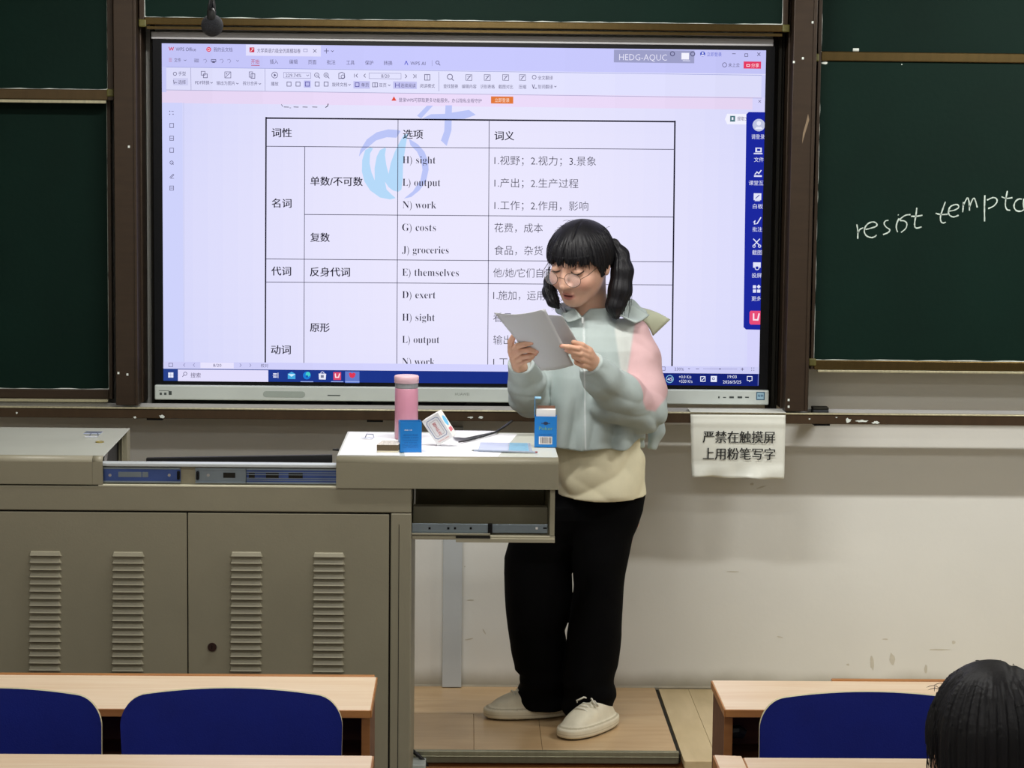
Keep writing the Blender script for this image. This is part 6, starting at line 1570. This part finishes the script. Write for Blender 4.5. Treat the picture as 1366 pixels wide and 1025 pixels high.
# =================================================================== PAPERS in her hands
def held(name, label, c4, bul, lift):
    a, b, c_, d_ = c4; nn = 14; vs = []
    nrm = np.cross(b-a, d_-a); nrm /= np.linalg.norm(nrm)
    for j in range(nn+1):
        for i in range(nn+1):
            u, v = i/nn, j/nn; p = (a*(1-u)+b*u)*(1-v)+(d_*(1-u)+c_*u)*v
            p = p+nrm*(bul*math.sin(math.pi*u*1.1)*(1-.5*v))+np.array((0, lift, 0)); vs.append(p)
    o = MB().add(vs, [(j*(nn+1)+i, j*(nn+1)+i+1, (j+1)*(nn+1)+i+1, (j+1)*(nn+1)+i) for j in range(nn) for i in range(nn)]).build(name, mat('shaded_paper', (204, 206, 210), .7, noise=.01), smooth=True)  # white paper greyed: the shade of its backlit side is in the colour
    s_ = o.modifiers.new('t', 'SOLIDIFY'); s_.thickness = .0004; s_.offset = 0
    return tag(o, label, 'paper')
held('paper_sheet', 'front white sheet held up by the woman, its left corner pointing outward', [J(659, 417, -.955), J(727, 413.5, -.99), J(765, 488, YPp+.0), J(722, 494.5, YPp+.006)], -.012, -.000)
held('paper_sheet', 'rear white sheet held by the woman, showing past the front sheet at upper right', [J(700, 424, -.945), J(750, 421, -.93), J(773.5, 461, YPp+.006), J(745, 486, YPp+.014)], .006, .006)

# =================================================================== STUDENT in the foreground
ys_ = -3.75; sc_ = FPX/(ys_-CAM[1])
hcS = P(1322, 978, ys_); kx = 1/sc_
def stu_skull(p):
    d = ell(p, hcS+np.array((0, 0, 0)), (.080, .098, .100)); d = smin(d, ell(p, hcS+np.array((0, .03, -.07)), (.062, .07, .07)), .04)
    for s in (-1, 1): d = smin(d, ell(p, hcS+np.array((s*.083, .0, -.045)), (.010, .018, .030)), .006)
    return d
nS = hcS+np.array((0, -.01, -.10)); shS = hcS[2]-.235
def stu_body(p):
    d = stu_skull(p); d = smin(d, seg(p, nS, nS+np.array((0, -.015, -.12)), .055, .062), .025)
    for s in (-1, 1):
        sh = np.array((hcS[0]+s*.165, ys_-.01, shS)); el = np.array((hcS[0]+s*.22, ys_+.10, shS-.24)); wr = np.array((hcS[0]+s*.10, ys_+.30, shS-.20))
        d = smin(d, seg(p, sh, el, .045, .038), .03); d = smin(d, seg(p, el, wr, .037, .025), .02)
        d = smin(d, seg(p, wr, wr+np.array((-s*.03, .08, .0)), .028, .02), .015)
        for k_ in range(4): d = smin(d, seg(p, wr+np.array((-s*.03+(k_-1.5)*.018, .075, 0)), wr+np.array((-s*.05+(k_-1.5)*.02, .15-.01*abs(k_-1), -.012)), .009, .007), .004)
        d = smin(d, seg(p, wr+np.array((-s*.03, .02, 0)), wr+np.array((-s*.085, .06, -.005)), .012, .009), .006)
        hp_ = np.array((hcS[0]+s*.09, ys_, FL+.50)); kn = np.array((hcS[0]+s*.11, ys_+.40, FL+.50)); an = np.array((hcS[0]+s*.11, ys_+.36, FL+.08))
        d = smin(d, seg(p, hp_, kn, .075, .055), .03); d = smin(d, seg(p, kn, an, .052, .036), .02); d = smin(d, seg(p, an, an+np.array((0, .14, -.045)), .036, .032), .02)
    tz = [FL+.44, FL+.60, shS-.15, shS-.02, shS+.03]
    d = smin(d, loft(p, tz, [hcS[0]]*5, [ys_-.01]*5, [.16, .14, .165, .16, .07], [.11, .10, .11, .09, .05]), .04)
    return d
stu = surface(stu_body, (hcS[0]-.31, ys_-.16, FL-.002), (hcS[0]+.31, ys_+.62, hcS[2]+.12), .006, 'person', None, M_skin, lambda V: np.tile(L_((222, 178, 152)), (len(V), 1)))
tag(stu, 'seated student seen from behind at lower right, only the dark hair in view', 'person')
def stu_shirt(p):
    tz = [FL+.46, FL+.60, shS-.15, shS-.02, shS+.045]
    d = loft(p, tz, [hcS[0]]*5, [ys_-.01]*5, [.175, .155, .182, .178, .075], [.125, .115, .125, .105, .06])
    for s in (-1, 1):
        sh = np.array((hcS[0]+s*.160, ys_-.01, shS)); el = np.array((hcS[0]+s*.22, ys_+.10, shS-.24)); d = smin(d, seg(p, sh, sh+(el-sh)*.55, .062, .062), .03)
    return d+.003*wob(p, 40, 2)
surface(stu_shirt, (hcS[0]-.31, ys_-.2, FL+.42), (hcS[0]+.31, ys_+.3, shS+.08), .007, 'shirt', stu, mat('dark_tshirt', (30, 32, 40), .85))
def stu_trs(p):
    d = None
    for s in (-1, 1):
        hp_ = np.array((hcS[0]+s*.09, ys_, FL+.50)); kn = np.array((hcS[0]+s*.11, ys_+.40, FL+.50)); an = np.array((hcS[0]+s*.11, ys_+.36, FL+.12))
        e = smin(seg(p, hp_, kn, .088, .066), seg(p, kn, an, .064, .054), .02); d = e if d is None else smin(d, e, .01)
    return d
surface(stu_trs, (hcS[0]-.24, ys_-.12, FL+.05), (hcS[0]+.24, ys_+.50, FL+.62), .008, 'trousers', stu, mat('dark_jeans', (36, 42, 60), .85))
for s in (-1, 1):
    sx_ = hcS[0]+s*.11
    surface(lambda p: smax(ell(p, (sx_, ys_+.44, FL+.035), (.050, .14, .055)), FL+.004-p[:, 2], .004), (sx_-.07, ys_+.27, FL), (sx_+.07, ys_+.60, FL+.11), .006, 'shoe', stu, mat('grey_shoe', (90, 90, 96), .7))
def stu_hair(p):
    q = p-hcS; az = np.arctan2(q[:, 0], -q[:, 1]); z = q[:, 2]
    d = ell(q, (0, -.004, .004), (.097, .112, .112))
    d = smin(d, ell(q, (.0, -.045, -.075), (.082, .055, .080)), .04)
    d = d+(.0022*np.sin(az*38+z*12)+.0014*np.sin(az*83+z*20)+.003*np.sin(az*9+1)+.003*wob(q, 30, 2))*sstep(.115, .07, z)
    # parting swirl at the crown
    d = d+.004*np.exp(-((q[:, 0]-.028-.2*(q[:, 1]))/.006)**2)*sstep(.07, .10, z)
    d = smax(d, (-.155+.05*sstep(-.02, .05, q[:, 1])-z)*.8, .01)
    d = smax(d, -(ell(q, (0, .075, -.05), (.066, .07, .075))), .01)
    return d*.85
surface(stu_hair, hcS-np.array((.13, .14, .18)), hcS+np.array((.13, .14, .13)), .0032, 'hair', stu, M_hair)
fw = MB()
for i in range(22):
    a = rs_.uniform(0, 2*math.pi); e_ = rs_.uniform(.1, 1.1); b_ = hcS+np.array((.098*math.sin(a)*math.cos(e_*.9), .11*math.cos(a)*math.cos(e_*.9), .004+.112*math.sin(.45+e_*.75)))
    t_d = np.array((rs_.uniform(-.016, .016), rs_.uniform(-.02, .02), 0)); b_ = b_+(hcS-b_)*.05; strand(b_-t_d*.4-np.array((0, 0, .004)), b_+np.array((0, 0, rs_.uniform(.001, .006))), b_+t_d*1.0-np.array((0, 0, .006)), .0005)
for i in range(60):
    sgn_ = -1; h_ = rs_.uniform(-.12, .06); b_ = hcS+np.array((-.094*math.cos(h_*5), rs_.uniform(-.05, .03), h_)); strand(b_, b_+np.array((-rs_.uniform(.000, .007), 0, -.03)), b_+np.array((rs_.uniform(-.002, .008), 0, -.06)), .0006)
fo = fw.build('loose_hair', M_hair, stu, smooth=True); fo['kind'] = 'stuff'
# seat for the student
cx_ = hcS[0]; stt = thing('folding_seat', 'blue folding seat under the foreground student', 'chair', (cx_, ys_, FL))
MB().box(cx_-.21, cx_+.21, ys_-.20, ys_+.18, FL+.385, FL+.405).build('seat', M_blue, stt, bevel=.006)
MB().box(cx_-.22, cx_+.22, ys_-.235, ys_-.215, FL+.46, FL+.80).build('backrest', M_blue, stt, bevel=.008)
MB().tube([(cx_, ys_-.02, FL+.385), (cx_, ys_-.02, FL+.02)], .022, 12).build('leg', M_blk, stt)
MB().box(cx_-.06, cx_+.06, ys_-.10, ys_+.08, FL, FL+.02).build('foot_plate', M_blk, stt)
MB().box(cx_-.03, cx_+.03, ys_-.232, ys_-.02, FL+.365, FL+.385).box(cx_-.03, cx_+.03, ys_-.245, ys_-.232, FL+.365, FL+.60).build('bracket', M_blk, stt)
